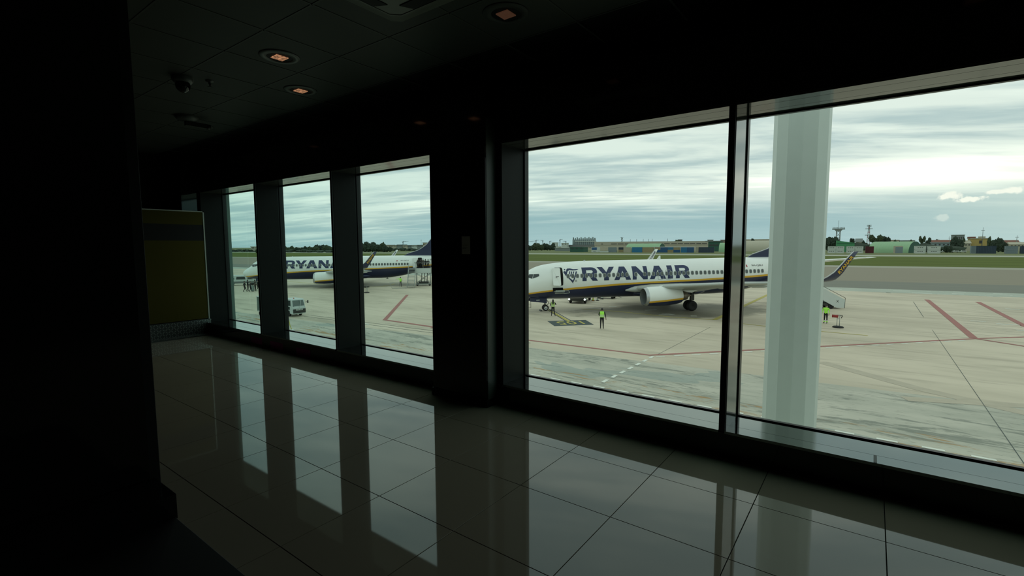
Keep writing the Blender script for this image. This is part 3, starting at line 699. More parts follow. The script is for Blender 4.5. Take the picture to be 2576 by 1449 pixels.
def aircraft(label, loc, rz, att, reg, short, port_open, rear_open):
    R = empty('airliner', loc, rz, -att); tag(R, label, 'airplane')
    K = lambda mb, nm, m, p=R, **k: mb.build(nm, m, p, **k)
    fus = link('fuselage', fuselage_mesh(), R)
    for sg in (-1, 1):
        # wing: root, kink, tip
        secs = [((1.2, 2.22), 13.2, 8.0, .1, .12, .62), ((1.95, 2.34), 13.6, 7.4, .1, .12, .58), ((5.6, 2.80), 15.55, 5.6, .1, .11, .36), ((11, 3.40), 18.85, 3.75, .1, .10, .16), ((16.5, 3.84), 22.15, 1.72, .12, .10)]
        K(MB().loft(mirror([section(*q) for q in secs], sg)), 'wing', WINGG)
        wl = [((16.5, 3.84), 22.15, 1.72, .12, .10), ((17.0, 3.92), 22.55, 1.58, .35, .10), ((17.3, 4.08), 22.95, 1.30, .75, .09), ((17.48, 4.36), 23.38, 1.08, 1.1, .09), ((17.58, 4.70), 23.84, .87, 1.28, .09), ((17.66, 5.2), 24.28, .72, 1.35, .09), ((17.76, 5.8), 24.78, .60, 1.38, .09), ((17.86, 6.33), 25.25, .44, 1.38, .09)]
        wo = K(MB().loft(mirror([section(*q) for q in wl], sg)), 'winglet', NAVY)
        wo.data.materials.append(WHITE)
        for p in wo.data.polygons:            # dark outer face, white inner face, light leading edge
            c = p.center; nrm = p.normal
            if nrm.y*sg < 0 and c.z > 4.2: p.material_index = 1
        # bright leading-edge strip
        le = [(s0-4-.004, sg*P[0], P[1]) for P, s0, ch, g_, th in wl[1:]]
        b = MB(); b.tube(le, .045, n=6); K(b, 'leading_edge', STEEL, wo)
        # the name, running up the winglet on both faces
        T, F = flat_text('RYANAIR', 1, .02); tw = max(p[0] for p in T)
        for side in (-1, 1):
            v = []
            for x, y in T:
                q = x/tw; y2 = y-.5
                q = .16+q*.76
                zz = 4.34+q*1.78
                # centre line of the winglet at this height
                cl = [(P[1], s0+ch*.52, P[0]) for P, s0, ch, g_, th in wl]
                for (za, sa, ta), (zb_, sb, tb) in zip(cl, cl[1:]):
                    if za <= zz <= zb_ or zb_ == cl[-1][0]:
                        f = (zz-za)/(zb_-za); s_, t_ = sa+(sb-sa)*f, ta+(tb-ta)*f
                        if zz <= zb_: break
                dirx, dirz = .62, .78
                hgt = .34*(1-.25*q)
                flip = 1 if side*sg > 0 and sg < 0 else 1
                v.append((s_-4 + y2*hgt*(-dirz), sg*t_+side*.055, zz + y2*hgt*dirx))
            b = MB(); b.add(v, F); K(b, 'lettering', YELL if side == sg else NAVYT, wo, fix=False)
        # flap track fairings
        for t_ in (4.2, 7.6, 10.9):
            z = 2.3+(t_-2)*.115; s0 = 18.4+(t_-4)*.36; c = [(s0-4, sg*t_, z-.15)]
            b = MB(); b.lathe([(0, .02), (.5, .17), (1.6, .2), (3.0, .03)], 'x', 10, (s0-4, sg*t_, z-.22)); K(b, 'flap_fairing', WINGG)
        # engine: cowl with the fuselage colours carried round it
        en = empty('engine', (0, 0, 0), parent=R); tag(en)
        prof = [(13.30, .86), (13.36, .93), (13.6, 1.0), (14.2, 1.05), (15.0, 1.07), (16.0, 1.03), (16.8, .93), (17.35, .80)]
        b = MB(); rings = []
        for s, r in prof:
            zc = 1.72; zb_, zt_ = zc-r*.93, zc+r; a1 = 1.36+.068*(s-13.9); a0 = a1-.19
            def pt(z): h = (zt_-zc) if z > zc else (zc-zb_); return math.asin(max(-1, min(1, (z-zc)/h)))
            ph = [pt(zb_)+(pt(a0)-pt(zb_))*i/5 for i in range(6)]+[pt(a1)]+[pt(a1)+(math.pi/2-pt(a1))*i/9 for i in range(1, 10)]
            hf = [(r*math.cos(p), zc+((zt_-zc) if p > 0 else (zc-zb_))*math.sin(p)) for p in ph]
            rings.append([(s-4, sg*4.83-y, z) for y, z in hf]+[(s-4, sg*4.83+y, z) for y, z in hf[-2:0:-1]])
        n = len(rings[0])
        for i in range(len(rings)-1):
            for j in range(n):
                k = (j+1) % n; row = j if j < 16 else 31-j-1+0
                m = 3 if i < 2 else (0 if row < 5 else (1 if row == 5 else 2))
                b.add([rings[i][j], rings[i][k], rings[i+1][k], rings[i+1][j]], [(0, 1, 2, 3)], m, smooth=True)
        K(b, 'cowl', [NAVY, YELL, WHITE, STEEL], en)
        b = MB(); b.lathe([(13.30, .86), (13.5, .79), (14.1, .80), (14.3, .80)], 'x', 28, (-4, sg*4.83, 1.69)); K(b, 'inlet_lining', mat('grey_inlet', (.13, .14, .135), .5), en)
        b = MB()
        for q in range(22):
            M4 = Matrix.Translation((10.12, sg*4.83, 1.69)) @ Matrix.Rotation(q*2*math.pi/22, 4, 'X')
            b.add([(0, -.03, .2), (.06, .05, .2), (.1, .10, .78), (-.02, -.06, .78)], [(0, 1, 2, 3)], 0, M4)
        b.lathe([(10.2, 0), (10.2, .8)], 'x', 20, (0, sg*4.83, 1.69)); K(b, 'fan', DKMET, en, fix=False)
        b = MB(); b.lathe([(9.75, .01), (9.9, .12), (10.14, .22)], 'x', 16, (0, sg*4.83, 1.69)); K(b, 'spinner', DKMET, en)
        b = MB(); b.lathe([(12.9, .62), (13.6, .55), (14.1, .42), (14.1, .34)], 'x', 20, (0, sg*4.83, 1.72)); b.lathe([(13.9, .32), (14.6, .03)], 'x', 14, (0, sg*4.83, 1.72)); K(b, 'exhaust_nozzle', BROWNM, en)
        b = MB(); b.prism([(10.6, 2.70), (11.6, 2.92), (13.9, 2.55), (15.6, 2.35), (14.6, 2.0), (12.8, 2.3)], sg*4.83-.16, sg*4.83+.16, 'y'); K(b, 'pylon', WHITE, en, bevel=.04)
        # main gear
        g_ = empty('main_gear', (15.6, sg*2.86, -.19), parent=R)
        for dy in (-.40, .40):
            w = MB(); w.lathe([(-.17, .28), (-.19, .42), (-.14, .55), (0, .575), (.14, .55), (.19, .42), (.17, .28), (.10, .1), (.10, 0)], 'y', 22, (0, dy, .575)); w.lathe([(-.17, .28), (-.1, .1), (-.1, 0)], 'y', 22, (0, dy, .575)); K(w, 'wheel', RUBBER, g_)
        b = MB(); b.cyl((0, -.5, .575), (0, .5, .575), .09); b.cyl((0, 0, .575), (.15, 0, 2.25), .13); b.cyl((.05, 0, 1.2), (.9, -sg*.5, 2.2), .06); K(b, 'strut', DKMET, g_)
        b = MB(); b.box(-.1, .30, sg*.28, sg*.33, 1.15, 1.75); K(b, 'gear_door', DKMET, g_)
        # tailplane
        secs = [((.5, 4.62), 32.6, 4.2, .12, .1), ((3.8, 4.98), 34.8, 2.75, .12, .1), ((7.15, 5.36), 37.0, 1.35, .12, .1)]
        K(MB().loft(mirror([section(*q) for q in secs], sg)), 'tailplane', WHITE)
    # wing-body fairing
    b = MB(); b.loft([[(s-4, w*math.cos(t), 1.76+h*math.sin(t)) for t in [i*2*math.pi/16 for i in range(16)]] for s, w, h in ((13.4, .6, .2), (14.2, 1.75, .42), (16, 2.05, .60), (19, 2.05, .62), (21.5, 1.7, .5), (23, .7, .2))]); K(b, 'belly_fairing', NAVY)
    for sg in (-1, 1):
        b = MB(); b.loft([[(s-4, sg*(y+ry*math.cos(t)), z+rz_*math.sin(t)) for t in [i*2*math.pi/12 for i in range(12)]] for s, y, z, ry, rz_ in ((12.6, 1.75, 2.15, .05, .08), (13.6, 1.85, 2.25, .28, .33), (15.5, 1.85, 2.35, .45, .40), (19, 1.85, 2.45, .35, .33), (21.5, 1.80, 2.5, .08, .1))]); K(b, 'root_fairing', WINGG)
    # fin
    fin = [(28.1, 5.36), (28.9, 5.72), (30.0, 6.05), (30.9, 6.34), (31.7, 6.80), (32.5, 7.42), (33.5, 8.65), (36.4, 12.4), (38.0, 12.4), (37.6, 5.2), (33, 5.2)]
    b = MB(); v = []
    b.prism([(a-4, c) for a, c in fin], -.10, .10, 'y'); fo = K(b, 'tail_fin', NAVY, bevel=.05)
    b = MB(); b.tube([(a-4-.03, 0, c+.02) for a, c in fin[1:8]], .07, n=6); K(b, 'leading_edge', STEEL, fo)
    # nose gear
    g_ = empty('nose_gear', (0, 0, 0), parent=R)
    for dy in (-.21, .21):
        w = MB(); w.lathe([(-.09, .2), (-.11, .27), (-.07, .335), (.07, .335), (.11, .27), (.09, .2), (-.09, .2)], 'y', 20, (0, dy, .34)); wh = K(w, 'wheel', RUBBER, g_)
        w = MB(); w.lathe([(-.1, .0), (-.1, .07), (-.05, .12), (-.09, .2)], 'y', 16, (0, dy, .34)); w.lathe([(.1, 0), (.1, .07), (.05, .12), (.09, .2)], 'y', 16, (0, dy, .34)); K(w, 'wheel_hub', STEEL, wh)
    b = MB(); b.cyl((0, -.25, .34), (0, .25, .34), .05); b.cyl((0, 0, .34), (-.08, 0, 1.4), .075); b.cyl((.05, 0, .55), (.45, 0, .80), .03); b.cyl((.45, 0, .8), (.1, 0, 1.3), .03); K(b, 'strut', DKMET, g_)
    for sg in (-1, 1):
        b = MB(); b.prism([(-1.75, 1.5), (-1.78, 1.12), (-.9, 1.02), (.08, .86), (.1, 1.42)], sg*.42-.02, sg*.42+.02, 'y'); gd = K(b, 'gear_door', NAVY, g_)
    T, F = flat_text(short, .14, .012); b = MB(); w_ = max(p[0] for p in T); b.add([(-1.10+x/w_*.40, -.445, 1.16+y) for x, y in T], F); K(b, 'lettering', WHITE, g_, fix=False)
    # name, emblem, registration, flag
    letters(R)
    d = decal('harp_emblem', [[p] for p in HARP]+[[[(5.83+.07*math.cos(i), 4.57+.075*math.sin(i)) for i in [k*math.pi/5 for k in range(10)]]]], NAVYT, R, .010)
    decal('registration', text_polys(reg, 27.75, 29.20, 4.40, 4.62, .012), mat('dark_grey_lettering', (.07, .07, .07), .5), R, .010)
    decal('flag', [[[(27.05, 4.36), (27.20, 4.36), (27.20, 4.62), (27.05, 4.62)]]], mat('red_flag_half', (.35, .02, .03), .5), R, .010)
    decal('flag', [[[(26.90, 4.36), (27.05, 4.36), (27.05, 4.62), (26.90, 4.62)]]], WHITE, R, .010)
    # cabin windows
    rim = [rrect(0, 0, .36, .46, .13, 3), rrect(0, 0, .27, .37, .10, 3)]
    for k in range(46):
        if k in (14, 16): continue
        s = 6.13+.508*k+(.03 if k > 21 else 0)
        off = .014
        q = decal('cabin_window', [[[(s+x, 3.88+z) for x, z in rrect(0, 0, .27, .37, .10, 3)]]], CABW, R, .020, .5)
        decal('window_rim', [[[(s+x, 3.88+z) for x, z in rim[0]], [(s+x, 3.88+z) for x, z in rim[1]]]], CABF, q, .017, .5)
    # flight-deck windows
    for poly in ([(2.50, 4.14), (3.05, 4.17), (3.05, 3.94), (2.37, 3.69)], [(2.09, 4.13), (2.47, 4.13), (2.31, 3.67), (1.88, 3.80)], [(1.84, 4.08), (2.05, 4.12), (1.84, 3.82), (1.74, 3.86)]):
        decal('flight_deck_window', [[poly]], DARKG, R, .016, .08)
    # overwing exits and rear door outline
    outl = mat('grey_door_outline', (.36, .38, .36), .6)
    for cx in (16.62, 17.54): decal('overwing_exit', [[rrect(cx, 3.76, .62, 1.06, .14), rrect(cx, 3.76, .54, .98, .11)]], outl, R, .013)
    decal('static_port', [[[(6.98+.12*math.cos(i), 3.36+.12*math.sin(i)) for i in [k*math.pi/6 for k in range(12)]]]], outl, R, .012)
    b = MB(); b.prism([(13.0, 5.38), (13.32, 5.80), (13.46, 5.80), (13.48, 5.38)], -.03, .03, 'y'); K(b, 'antenna', WHITE)
    b = MB(); b.prism([(11.0, 1.30), (11.35, .92), (11.5, .92), (11.45, 1.30)], -.03, .03, 'y'); K(b, 'belly_antenna', DKMET)
    b = MB(); b.lathe([(0, .0), (.02, .12), (.10, .10), (.13, 0)], 'z', 10, (4.5, 0, 5.39)); K(b, 'beacon', WINGG)
    # doors
    def door(s0, s1, z0, z1, is_open, fwd, out, nm='cabin_door'):
        c = (s0+s1)/2; zc_ = (z0+z1)/2
        if is_open:
            decal('door_opening', [[rrect(c, zc_, s1-s0, z1-z0, .12)]], DARKMAT, R, .016)
            q = []
            for side in (0, 1):
                q.append([(s-4+fwd, -(hull_y(s, z)+out+side*.13), z) for s, z in rrect(c, zc_, s1-s0-.02, z1-z0-.04, .12)])
            o_ = K(MB().loft(q), nm, WHITE); b = MB(); b.box(c-4+fwd-.05, c-4+fwd+.16, -(1.9+out+.16), -(1.9+out+.08), zc_+.02, zc_+.07)
            K(b, 'door_handle', DKMET, o_)
            b = MB(); b.cyl((s0-4+.1+fwd*.2, -hull_y(s0, zc_), zc_), (c-4+fwd, -(hull_y(c, zc_)+out), zc_), .04); K(b, 'hinge_arm', DKMET, o_)
        else: decal(nm, [[rrect(c, zc_, s1-s0, z1-z0, .12), rrect(c, zc_, s1-s0-.07, z1-z0-.07, .10)]], outl, R, .013)
    if port_open:
        door(4.72, 5.58, 2.88, 4.80, True, -.30, .22)
        # folding airstair half out of its bay
        decal('stair_bay', [[[(4.46, 2.66), (5.56, 2.66), (5.66, 2.30), (4.52, 2.28)]]], DARKMAT, R, .016)
        b = MB()
        st = K(MB().box(.62, 1.62, -2.35, -1.62, 2.22, 2.30).box(.62, 1.62, -2.35, -2.30, 2.22, 2.44), 'folding_stair', GSEG)
        for i in range(6): b = MB(); b.box(.66+i*.16, .77+i*.16, -2.36, -1.75, 2.305, 2.33); K(b, 'stair_tread', WINGG, st)
        b = MB(); b.tube([(1.6, -2.0, 2.3), (2.1, -2.15, 2.34), (2.2, -2.1, 2.1), (1.6, -2.0, 2.05)], .04); b.cyl((.7, -1.7, 2.05), (1.6, -2.1, 2.1), .05); K(b, 'stair_rail', GSEG, st)
        door(31.2, 31.96, 3.12, 4.95, False, 0, 0, 'rear_door')
    if rear_open:
        door(4.72, 5.58, 2.88, 4.80, True, -.5, .22)
        door(30.86, 31.60, 3.15, 5.0, True, -.93, .30, 'rear_door')
    return R
P1 = aircraft('near white and navy airliner with its front door open, behind the two standing marshallers', (-31.6356+4*math.cos(.7915), 42.1468+4*math.sin(.7915), ZG), .7915, .0123, '9H-QBU', 'QBU', True, False)
P2 = aircraft('farther white and navy airliner seen through the left windows, passengers boarding at its rear', (-90.38+4*math.cos(.780), 41.01+4*math.sin(.780), ZG-.04), .780, .003, '9H-QCU', 'QCU', False, True)
def onplane(P, s, t, z):                        # station, metres to port, height over the ground
    M4 = Matrix.Translation(P.location) @ P.rotation_euler.to_matrix().to_4x4(); return M4 @ Vector((s-4, -t, z))

# ================================================================ PEOPLE
def person(name, label, loc, face, h=1.75, pose='stand', top=CLOTH, legs=CLOTH, vest=None, hair='short', group=None, female=False, bands=False, cap=None, sleeves=None):
    """a figure grown as one skin over a jointed chain; faces +y before turning"""
    k = h/1.75; sh = .175 if female else .20
    R = empty(name, loc, face); tag(R, label, 'person', group)
    J = {'pelvis': ((0, 0, .95), (.15, .11)), 'belly': ((0, 0, 1.10), (.14, .105)), 'chest': ((0, .0, 1.33), (.165, .12)), 'neck': ((0, 0, 1.50), (.055, .055)),
         'jaw': ((0, .015, 1.575), (.065, .075)), 'crown': ((0, .01, 1.685), (.075, .088))}
    E = [('pelvis', 'belly'), ('belly', 'chest'), ('chest', 'neck'), ('neck', 'jaw'), ('jaw', 'crown')]
    arms = {'stand': {-1: ((-.27, -.02, 1.16), (-.27, .08, .93)), 1: ((.29, -.03, 1.17), (.30, .10, .95))},
            'elbow': {-1: ((-.27, -.02, 1.17), (-.20, .14, 1.05)), 1: ((.33, -.05, 1.22), (.16, .16, 1.26))},
            'hands_low': {-1: ((-.26, -.04, 1.18), (-.10, .14, 1.08)), 1: ((.28, -.02, 1.15), (.32, .02, .92))},
            'point': {-1: ((-.48, .02, 1.40), (-.74, .04, 1.40)), 1: ((.28, -.02, 1.16), (.16, .14, 1.05))},
            'walk': {-1: ((-.26, .12, 1.19), (-.24, .30, 1.05)), 1: ((.26, -.16, 1.19), (.26, -.16, .95))}}
    A = arms.get(pose, arms['stand'])
    leg = {-1: ((-.10, .01, .50), (-.11, -.02, .085)), 1: ((.10, .02, .50), (.12, -.02, .085))}
    if pose == 'walk': leg = {-1: ((-.09, .14, .52), (-.09, .24, .10)), 1: ((.09, .02, .50), (.09, -.22, .12))}
    if pose == 'elbow': leg = {-1: ((-.11, .01, .50), (-.15, -.02, .085)), 1: ((.12, .03, .50), (.22, .02, .085))}
    hands = []
    for s in (-1, 1):
        el, wr = A[s]; kn, an = leg[s]; q = 'L' if s < 0 else 'R'
        J['sh'+q] = ((s*sh, 0, 1.43), (.065, .065)); J['el'+q] = (el, (.046, .046)); J['wr'+q] = (wr, (.03, .03))
        d = (Vector(wr)-Vector(el)).normalized(); palm = Vector(wr)+d*.07; J['pa'+q] = (tuple(palm), (.034, .018))
        E += [('chest', 'sh'+q), ('sh'+q, 'el'+q), ('el'+q, 'wr'+q), ('wr'+q, 'pa'+q)]
        side = Vector((0, 0, 1)).cross(d); side = side.normalized() if side.length > .2 else Vector((0, 1, 0)); cu = side.cross(d)
        for i, (o_, ln) in enumerate(((-.026, .062), (-.009, .075), (.009, .07), (.026, .055))):
            a = palm+side*o_+d*.028; b1 = a+d*ln*.55+cu*.008; b2 = b1+d*ln*.4+cu*.02
            for nm, P in (('fa%d%s', a), ('fb%d%s', b1), ('fc%d%s', b2)): J[nm % (i, q)] = (tuple(P), (.0085, .0085))
            E += [('pa'+q, 'fa%d%s' % (i, q)), ('fa%d%s' % (i, q), 'fb%d%s' % (i, q)), ('fb%d%s' % (i, q), 'fc%d%s' % (i, q))]
        a = Vector(wr)+d*.03+side*.03; b1 = a+d*.035+side*.022
        J['ta'+q] = (tuple(a), (.011, .011)); J['tb'+q] = (tuple(b1), (.009, .009)); E += [('wr'+q, 'ta'+q), ('ta'+q, 'tb'+q)]
        J['hip'+q] = ((s*.085, 0, .90), (.10, .10)); J['kn'+q] = (kn, (.062, .062)); J['an'+q] = (an, (.042, .042)); J['toe'+q] = ((an[0]+s*.02, an[1]+.15, an[2]-.05), (.042, .03))
        E += [('pelvis', 'hip'+q), ('hip'+q, 'kn'+q), ('kn'+q, 'an'+q), ('an'+q, 'toe'+q)]
    names = list(J); me = bpy.data.meshes.new(name)
    me.from_pydata([tuple(c*k for c in J[n][0]) for n in names], [(names.index(a), names.index(b)) for a, b in E], [])
    o = bpy.data.objects.new('tmp', me); COL.objects.link(o)
    m = o.modifiers.new('skin', 'SKIN'); m.use_smooth_shade = True
    for i, n in enumerate(names): me.skin_vertices[0].data[i].radius = tuple(r*k for r in J[n][1])
    me.skin_vertices[0].data[0].use_root = True
    o.modifiers.new('sub', 'SUBSURF').levels = 1
    dg = bpy.context.evaluated_depsgraph_get(); bm = bpy.data.meshes.new_from_object(o.evaluated_get(dg)); bpy.data.objects.remove(o)
    bm.materials.clear()
    for q in (SKIN, top, legs, RUBBER): bm.materials.append(q)
    for p in bm.polygons:
        c = p.center/k; mi = 1
        armx = any((c-Vector(J['wr'+q][0])).length < .06 or (c-Vector(J['pa'+q][0])).length < .13 for q in 'LR') and abs(c.x) > .05
        if c.z > 1.50: mi = 0
        elif armx and c.z < 1.5: mi = 0
        elif c.z < .96 and abs(c.x) < .25: mi = 2
        if c.z < .13: mi = 3
        p.material_index = mi; p.use_smooth = True
    link('body', bm, R)
    hz = 1.66*k
    b = MB(); b.ball((-.032*k, .088*k, 1.63*k), .011*k, 6, 4); b.ball((.032*k, .088*k, 1.63*k), .011*k, 6, 4); b.build('eyes', RUBBER, R)
    b = MB(); b.add([(-.012*k, .09*k, 1.575*k), (.012*k, .09*k, 1.575*k), (0, .118*k, 1.58*k), (0, .092*k, 1.635*k)], [(0, 1, 2), (0, 2, 3), (2, 1, 3)])
    b.box(-.02*k, .02*k, .08*k, .095*k, 1.548*k, 1.553*k)
    for s in (-1, 1): b.ball((s*.078*k, -.005*k, 1.62*k), (.012*k, .02*k, .03*k), 6, 5)
    b.build('face', SKIN, R)
    b = MB()
    hm = cap or HAIRM
    prof = [(1.60, .094, -.02), (1.66, .104, -.012), (1.71, .098, -.006), (1.755, .062, 0), (1.77, .01, 0)]
    b.loft([[(r*.88*math.cos(t)*k, (r*math.sin(t)+y)*k*(1 if math.sin(t) < 0 else .86), (z+(.035 if math.sin(t) > .3 and z < 1.65 else 0))*k) for t in [i*2*math.pi/14 for i in range(14)]] for z, r, y in prof], caps=False)
    if hair == 'long':
        b.loft([[((w*math.cos(t))*k, (-.075+.035*math.sin(t)-y_)*k, z*k) for t in [i*2*math.pi/10 for i in range(10)]] for z, w, y_ in ((1.70, .07, 0), (1.6, .095, .01), (1.45, .10, .045), (1.32, .075, .06), (1.24, .02, .06))])
    b.build('hat' if cap else 'hair', hm, R)
    if vest:
        rings = [(1.00, .185, .14), (1.08, .178, .137), (1.2, .175, .137), (1.33, .196, .148), (1.42, .200, .14), (1.475, .15, .11), (1.50, .09, .085)]
        b = MB(); b.loft([[(a*math.cos(t)*k, c*math.sin(t)*k, z*k) for t in [i*2*math.pi/18 for i in range(18)]] for z, a, c in rings], caps=False); v = b.build('vest', vest, R)
        for z0 in (1.07, 1.17)[:1 if female else 2]:
            b = MB(); b.loft([[(a*math.cos(t)*k, c*math.sin(t)*k, z*k) for t in [i*2*math.pi/18 for i in range(18)]] for z, a, c in ((z0, .183, .142), (z0+.05, .182, .142))], caps=False); b.build('reflective_band', REFL, v)
    if bands:
        for s in (-1, 1):
            kn, an = Vector(leg[s][0]), Vector(leg[s][1])
            for f, mm in ((.55, REFL), (.78, HIVIS)):
                p = kn.lerp(an, f); b = MB(); b.cyl((p-Vector((0, 0, .04)))*k, (p+Vector((0, 0, .04)))*k, .066*k, n=12, caps=False); b.build('reflective_band', mm, R)
    return R
def facing(v): return math.atan2(v[1], v[0])-math.pi/2       # turn so that +y looks along v
def away(p): return facing((p.x, p.y))
g1 = atz(1391, 795.5); person('person', 'person with long dark hair and yellow vest, legs apart by the nose wheel', g1, away(g1), 1.72, 'elbow', vest=mat('pale_hi_vis', (.38, .56, .16), .7), hair='long', female=True)
g2 = atz(1514, 827.5); person('person', 'person in a bright yellow-green vest, back turned, right of the stand number', g2, away(g2), 1.80, 'hands_low', vest=HIVIS)
g3 = atz(2076.5, 813.5); person('person', 'person in a hi-vis jacket with banded trousers, half behind the pale outside column', g3, away(g3)+math.pi-.3, 1.72, 'stand', top=HIVIS, bands=True, cap=HAIRM)
g4 = atz(1008, 721.5); person('person', 'person in a bright hi-vis jacket pointing left beside the boarding stairs', g4, away(g4)+.1, 1.75, 'point', top=HIVIS, legs=CLOTH2)
for n_, (x, y, ps, c, hh, lb) in enumerate(((616, 734.5, 'walk', CLOTH2, 1.75, 'passenger in dark clothes striding, leftmost of the group in front of the van'),
        (624, 732, 'stand', CLOTH, 1.82, 'tall passenger in black, second from the left of the group in front of the van'),
        (630.5, 734.5, 'walk', CLOTH2, 1.70, 'passenger in charcoal just left of the pale case'),
        (642.5, 732.5, 'stand', CLOTH3, 1.85, 'passenger in a brown coat just right of the pale case'),
        (649, 731.5, 'walk', CLOTH, 1.72, 'passenger in black walking under the nose of the farther airliner'),
        (654.5, 730.5, 'stand', CLOTH3, 1.78, 'rightmost visible passenger in brown under the nose of the farther airliner'))):
    g_ = atz(x, y); person('person', lb, g_, away(g_)+(-1.3 if n_ % 2 else -1.7), hh, ps, top=c, legs=CLOTH, group='passengers waiting by the nose of the farther airliner')
g_ = atz(635.5, 732.8); t = empty('travel_case', g_, .4); tag(t, 'pale upright travel case among the waiting passengers', 'suitcase')
b = MB(); b.box(-.22, .22, -.16, .16, .06, .95); b.build('shell', mat('pale_case_plastic', (.25, .30, .28), .5), t, bevel=.03)
b = MB(); [b.cyl((sx*.16, -.12, .04), (sx*.16, .12, .04), .04, n=10) for sx in (-1, 1)]; b.build('castors', RUBBER, t)
b = MB(); b.tube([(-.1, 0, .95), (-.1, 0, 1.1), (.1, 0, 1.1), (.1, 0, .95)], .012); b.build('handle', DKMET, t)

# ================================================================ GROUND EQUIPMENT
def wheel(parent, x, y, r, w, m=RUBBER):
    b = MB(); b.lathe([(-w/2, r*.55), (-w/2, r*.9), (-w*.35, r), (w*.35, r), (w/2, r*.9), (w/2, r*.55), (w*.3, r*.5), (w*.3, 0)], 'y', 18, (x, y, r)); b.lathe([(-w/2, r*.55), (-w*.3, r*.5), (-w*.3, 0)], 'y', 18, (x, y, r)); return b.build('wheel', m, parent)
def bx(parent, name, x0, x1, y0, y1, z0, z1, m, bev=.0): b = MB(); b.box(x0, x1, y0, y1, z0, z1); return b.build(name, m, parent, bevel=bev)

# baggage tractor, x forward
t = empty('baggage_tractor', (-47.15, 26.75, ZG), math.radians(-3)); tag(t, 'small white cab-over baggage tractor seen through the second window', 'tractor')
b = MB(); b.prism([(0, .28), (0, .95), (-.10, 1.05), (-.30, 1.72), (-.40, 1.80), (-2.2, 1.80), (-2.2, .30), (-1.35, .30), (-1.25, .62), (-.75, .62), (-.62, .30)], -.68, .68, 'y'); b.build('cab_body', VEHW, t, bevel=.035)
for nm, poly in (('windscreen', [(-.62, 1.06), (.62, 1.06), (.56, 1.68), (-.56, 1.68)]),):
    v = []; f_ = lambda y, z, e: (-.10-(z-1.05)/.67*.20+e, y, z)
    b = MB(); b.add([f_(y, z, .012) for y, z in poly]+[f_(y, z, -.03) for y, z in poly], [(0, 1, 2, 3), (7, 6, 5, 4), (0, 4, 5, 1), (1, 5, 6, 2), (2, 6, 7, 3), (3, 7, 4, 0)]); b.build(nm, mat('hazy_windscreen', (.10, .13, .12), .15, spec=.6), t)
v = [(-.02-(1.25-1.05)/.67*.2, .05, 1.2)]
bx(t, 'windscreen_pillar', -.20, -.10, .18, .21, 1.08, 1.68, VEHW)
bx(t, 'bumper', -.02, .05, -.66, .66, .38, .80, DKMET, .02)
pl = bx(t, 'number_plate', .052, .062, -.36, .34, .66, .84, mat('white_plate', (.5, .52, .48), .6))
T, F = flat_text('TE 545', .12, .004); w_ = max(p[0] for p in T); b = MB(); b.add([(.066, -.30+x/w_*.58, .69+y) for x, y in T], F); b.build('lettering', RUBBER, pl, fix=False)
b = MB(); b.tube([(.0, -.60, .93), (.03, -.55, 1.08), (.03, .52, 1.10), (.0, .60, .95)], .02); b.cyl((.03, 0, .95), (.03, 0, 1.09), .02); b.build('grab_rail', VEHW, t)
for s in (-1, 1): bx(t, 'side_window', -1.3, -.45, s*.682-.01, s*.682+.01, 1.12, 1.66, DARKG); bx(t, 'door_panel', -1.2, -.62, s*.684-.01, s*.684+.01, .72, 1.02, DARKG)
bx(t, 'rear_window', -2.21, -2.19, -.5, .5, 1.12, 1.66, DARKG)
b = MB(); b.cyl((-.1, .70, 1.45), (.05, .92, 1.5), .015); b.box(.02, .07, .85, .97, 1.33, 1.62); b.build('mirror', DKMET, t)
b = MB(); b.lathe([(1.80, .06), (1.86, .06), (1.90, .03), (1.91, 0)], 'z', 12, (-.9, -.1, 0)); b.build('beacon', CONEO, t)
for x in (-.98, -1.85): [wheel(t, x, s*.58, .29, .18) for s in (-1, 1)]
# covered cart in tow
t = empty('baggage_cart', (-50.85, 25.6, ZG), math.radians(12)); tag(t, 'grey curtain-sided baggage cart half hidden by the slim mullion', 'cart')
GCUR = mat('grey_green_curtain', (.13, .16, .14), .8, var=.15)
bx(t, 'deck', -1.0, 1.0, -.75, .75, .45, .56, GSEG); bx(t, 'roof', -1.05, 1.05, -.8, .8, 1.95, 2.02, VEHW)
for s in (-1, 1):
    b = MB(); n_ = 40; b.add([(-.98+1.96*i/n_, s*(.73+.02*math.sin(i*1.3)), z) for z in (.58, 1.95) for i in range(n_+1)], [(i, i+1, n_+2+i, n_+1+i) for i in range(n_)]); b.build('curtain', GCUR, t)
    for x in (-.98, .98):
        b = MB(); b.cyl((x, s*.73, .5), (x, s*.73, 1.97), .03); b.build('corner_post', GSEG, t)
    for x in (-.7, .7): wheel(t, x, s*.6, .22, .12)
bx(t, 'end_panel', .96, .99, -.71, .71, .58, 1.9, GCUR); bx(t, 'end_panel', -.99, -.96, -.71, .71, .58, 1.9, GCUR)
b = MB(); b.cyl((1.0, 0, .45), (1.6, 0, .42), .03); b.build('tow_bar', DKMET, t)
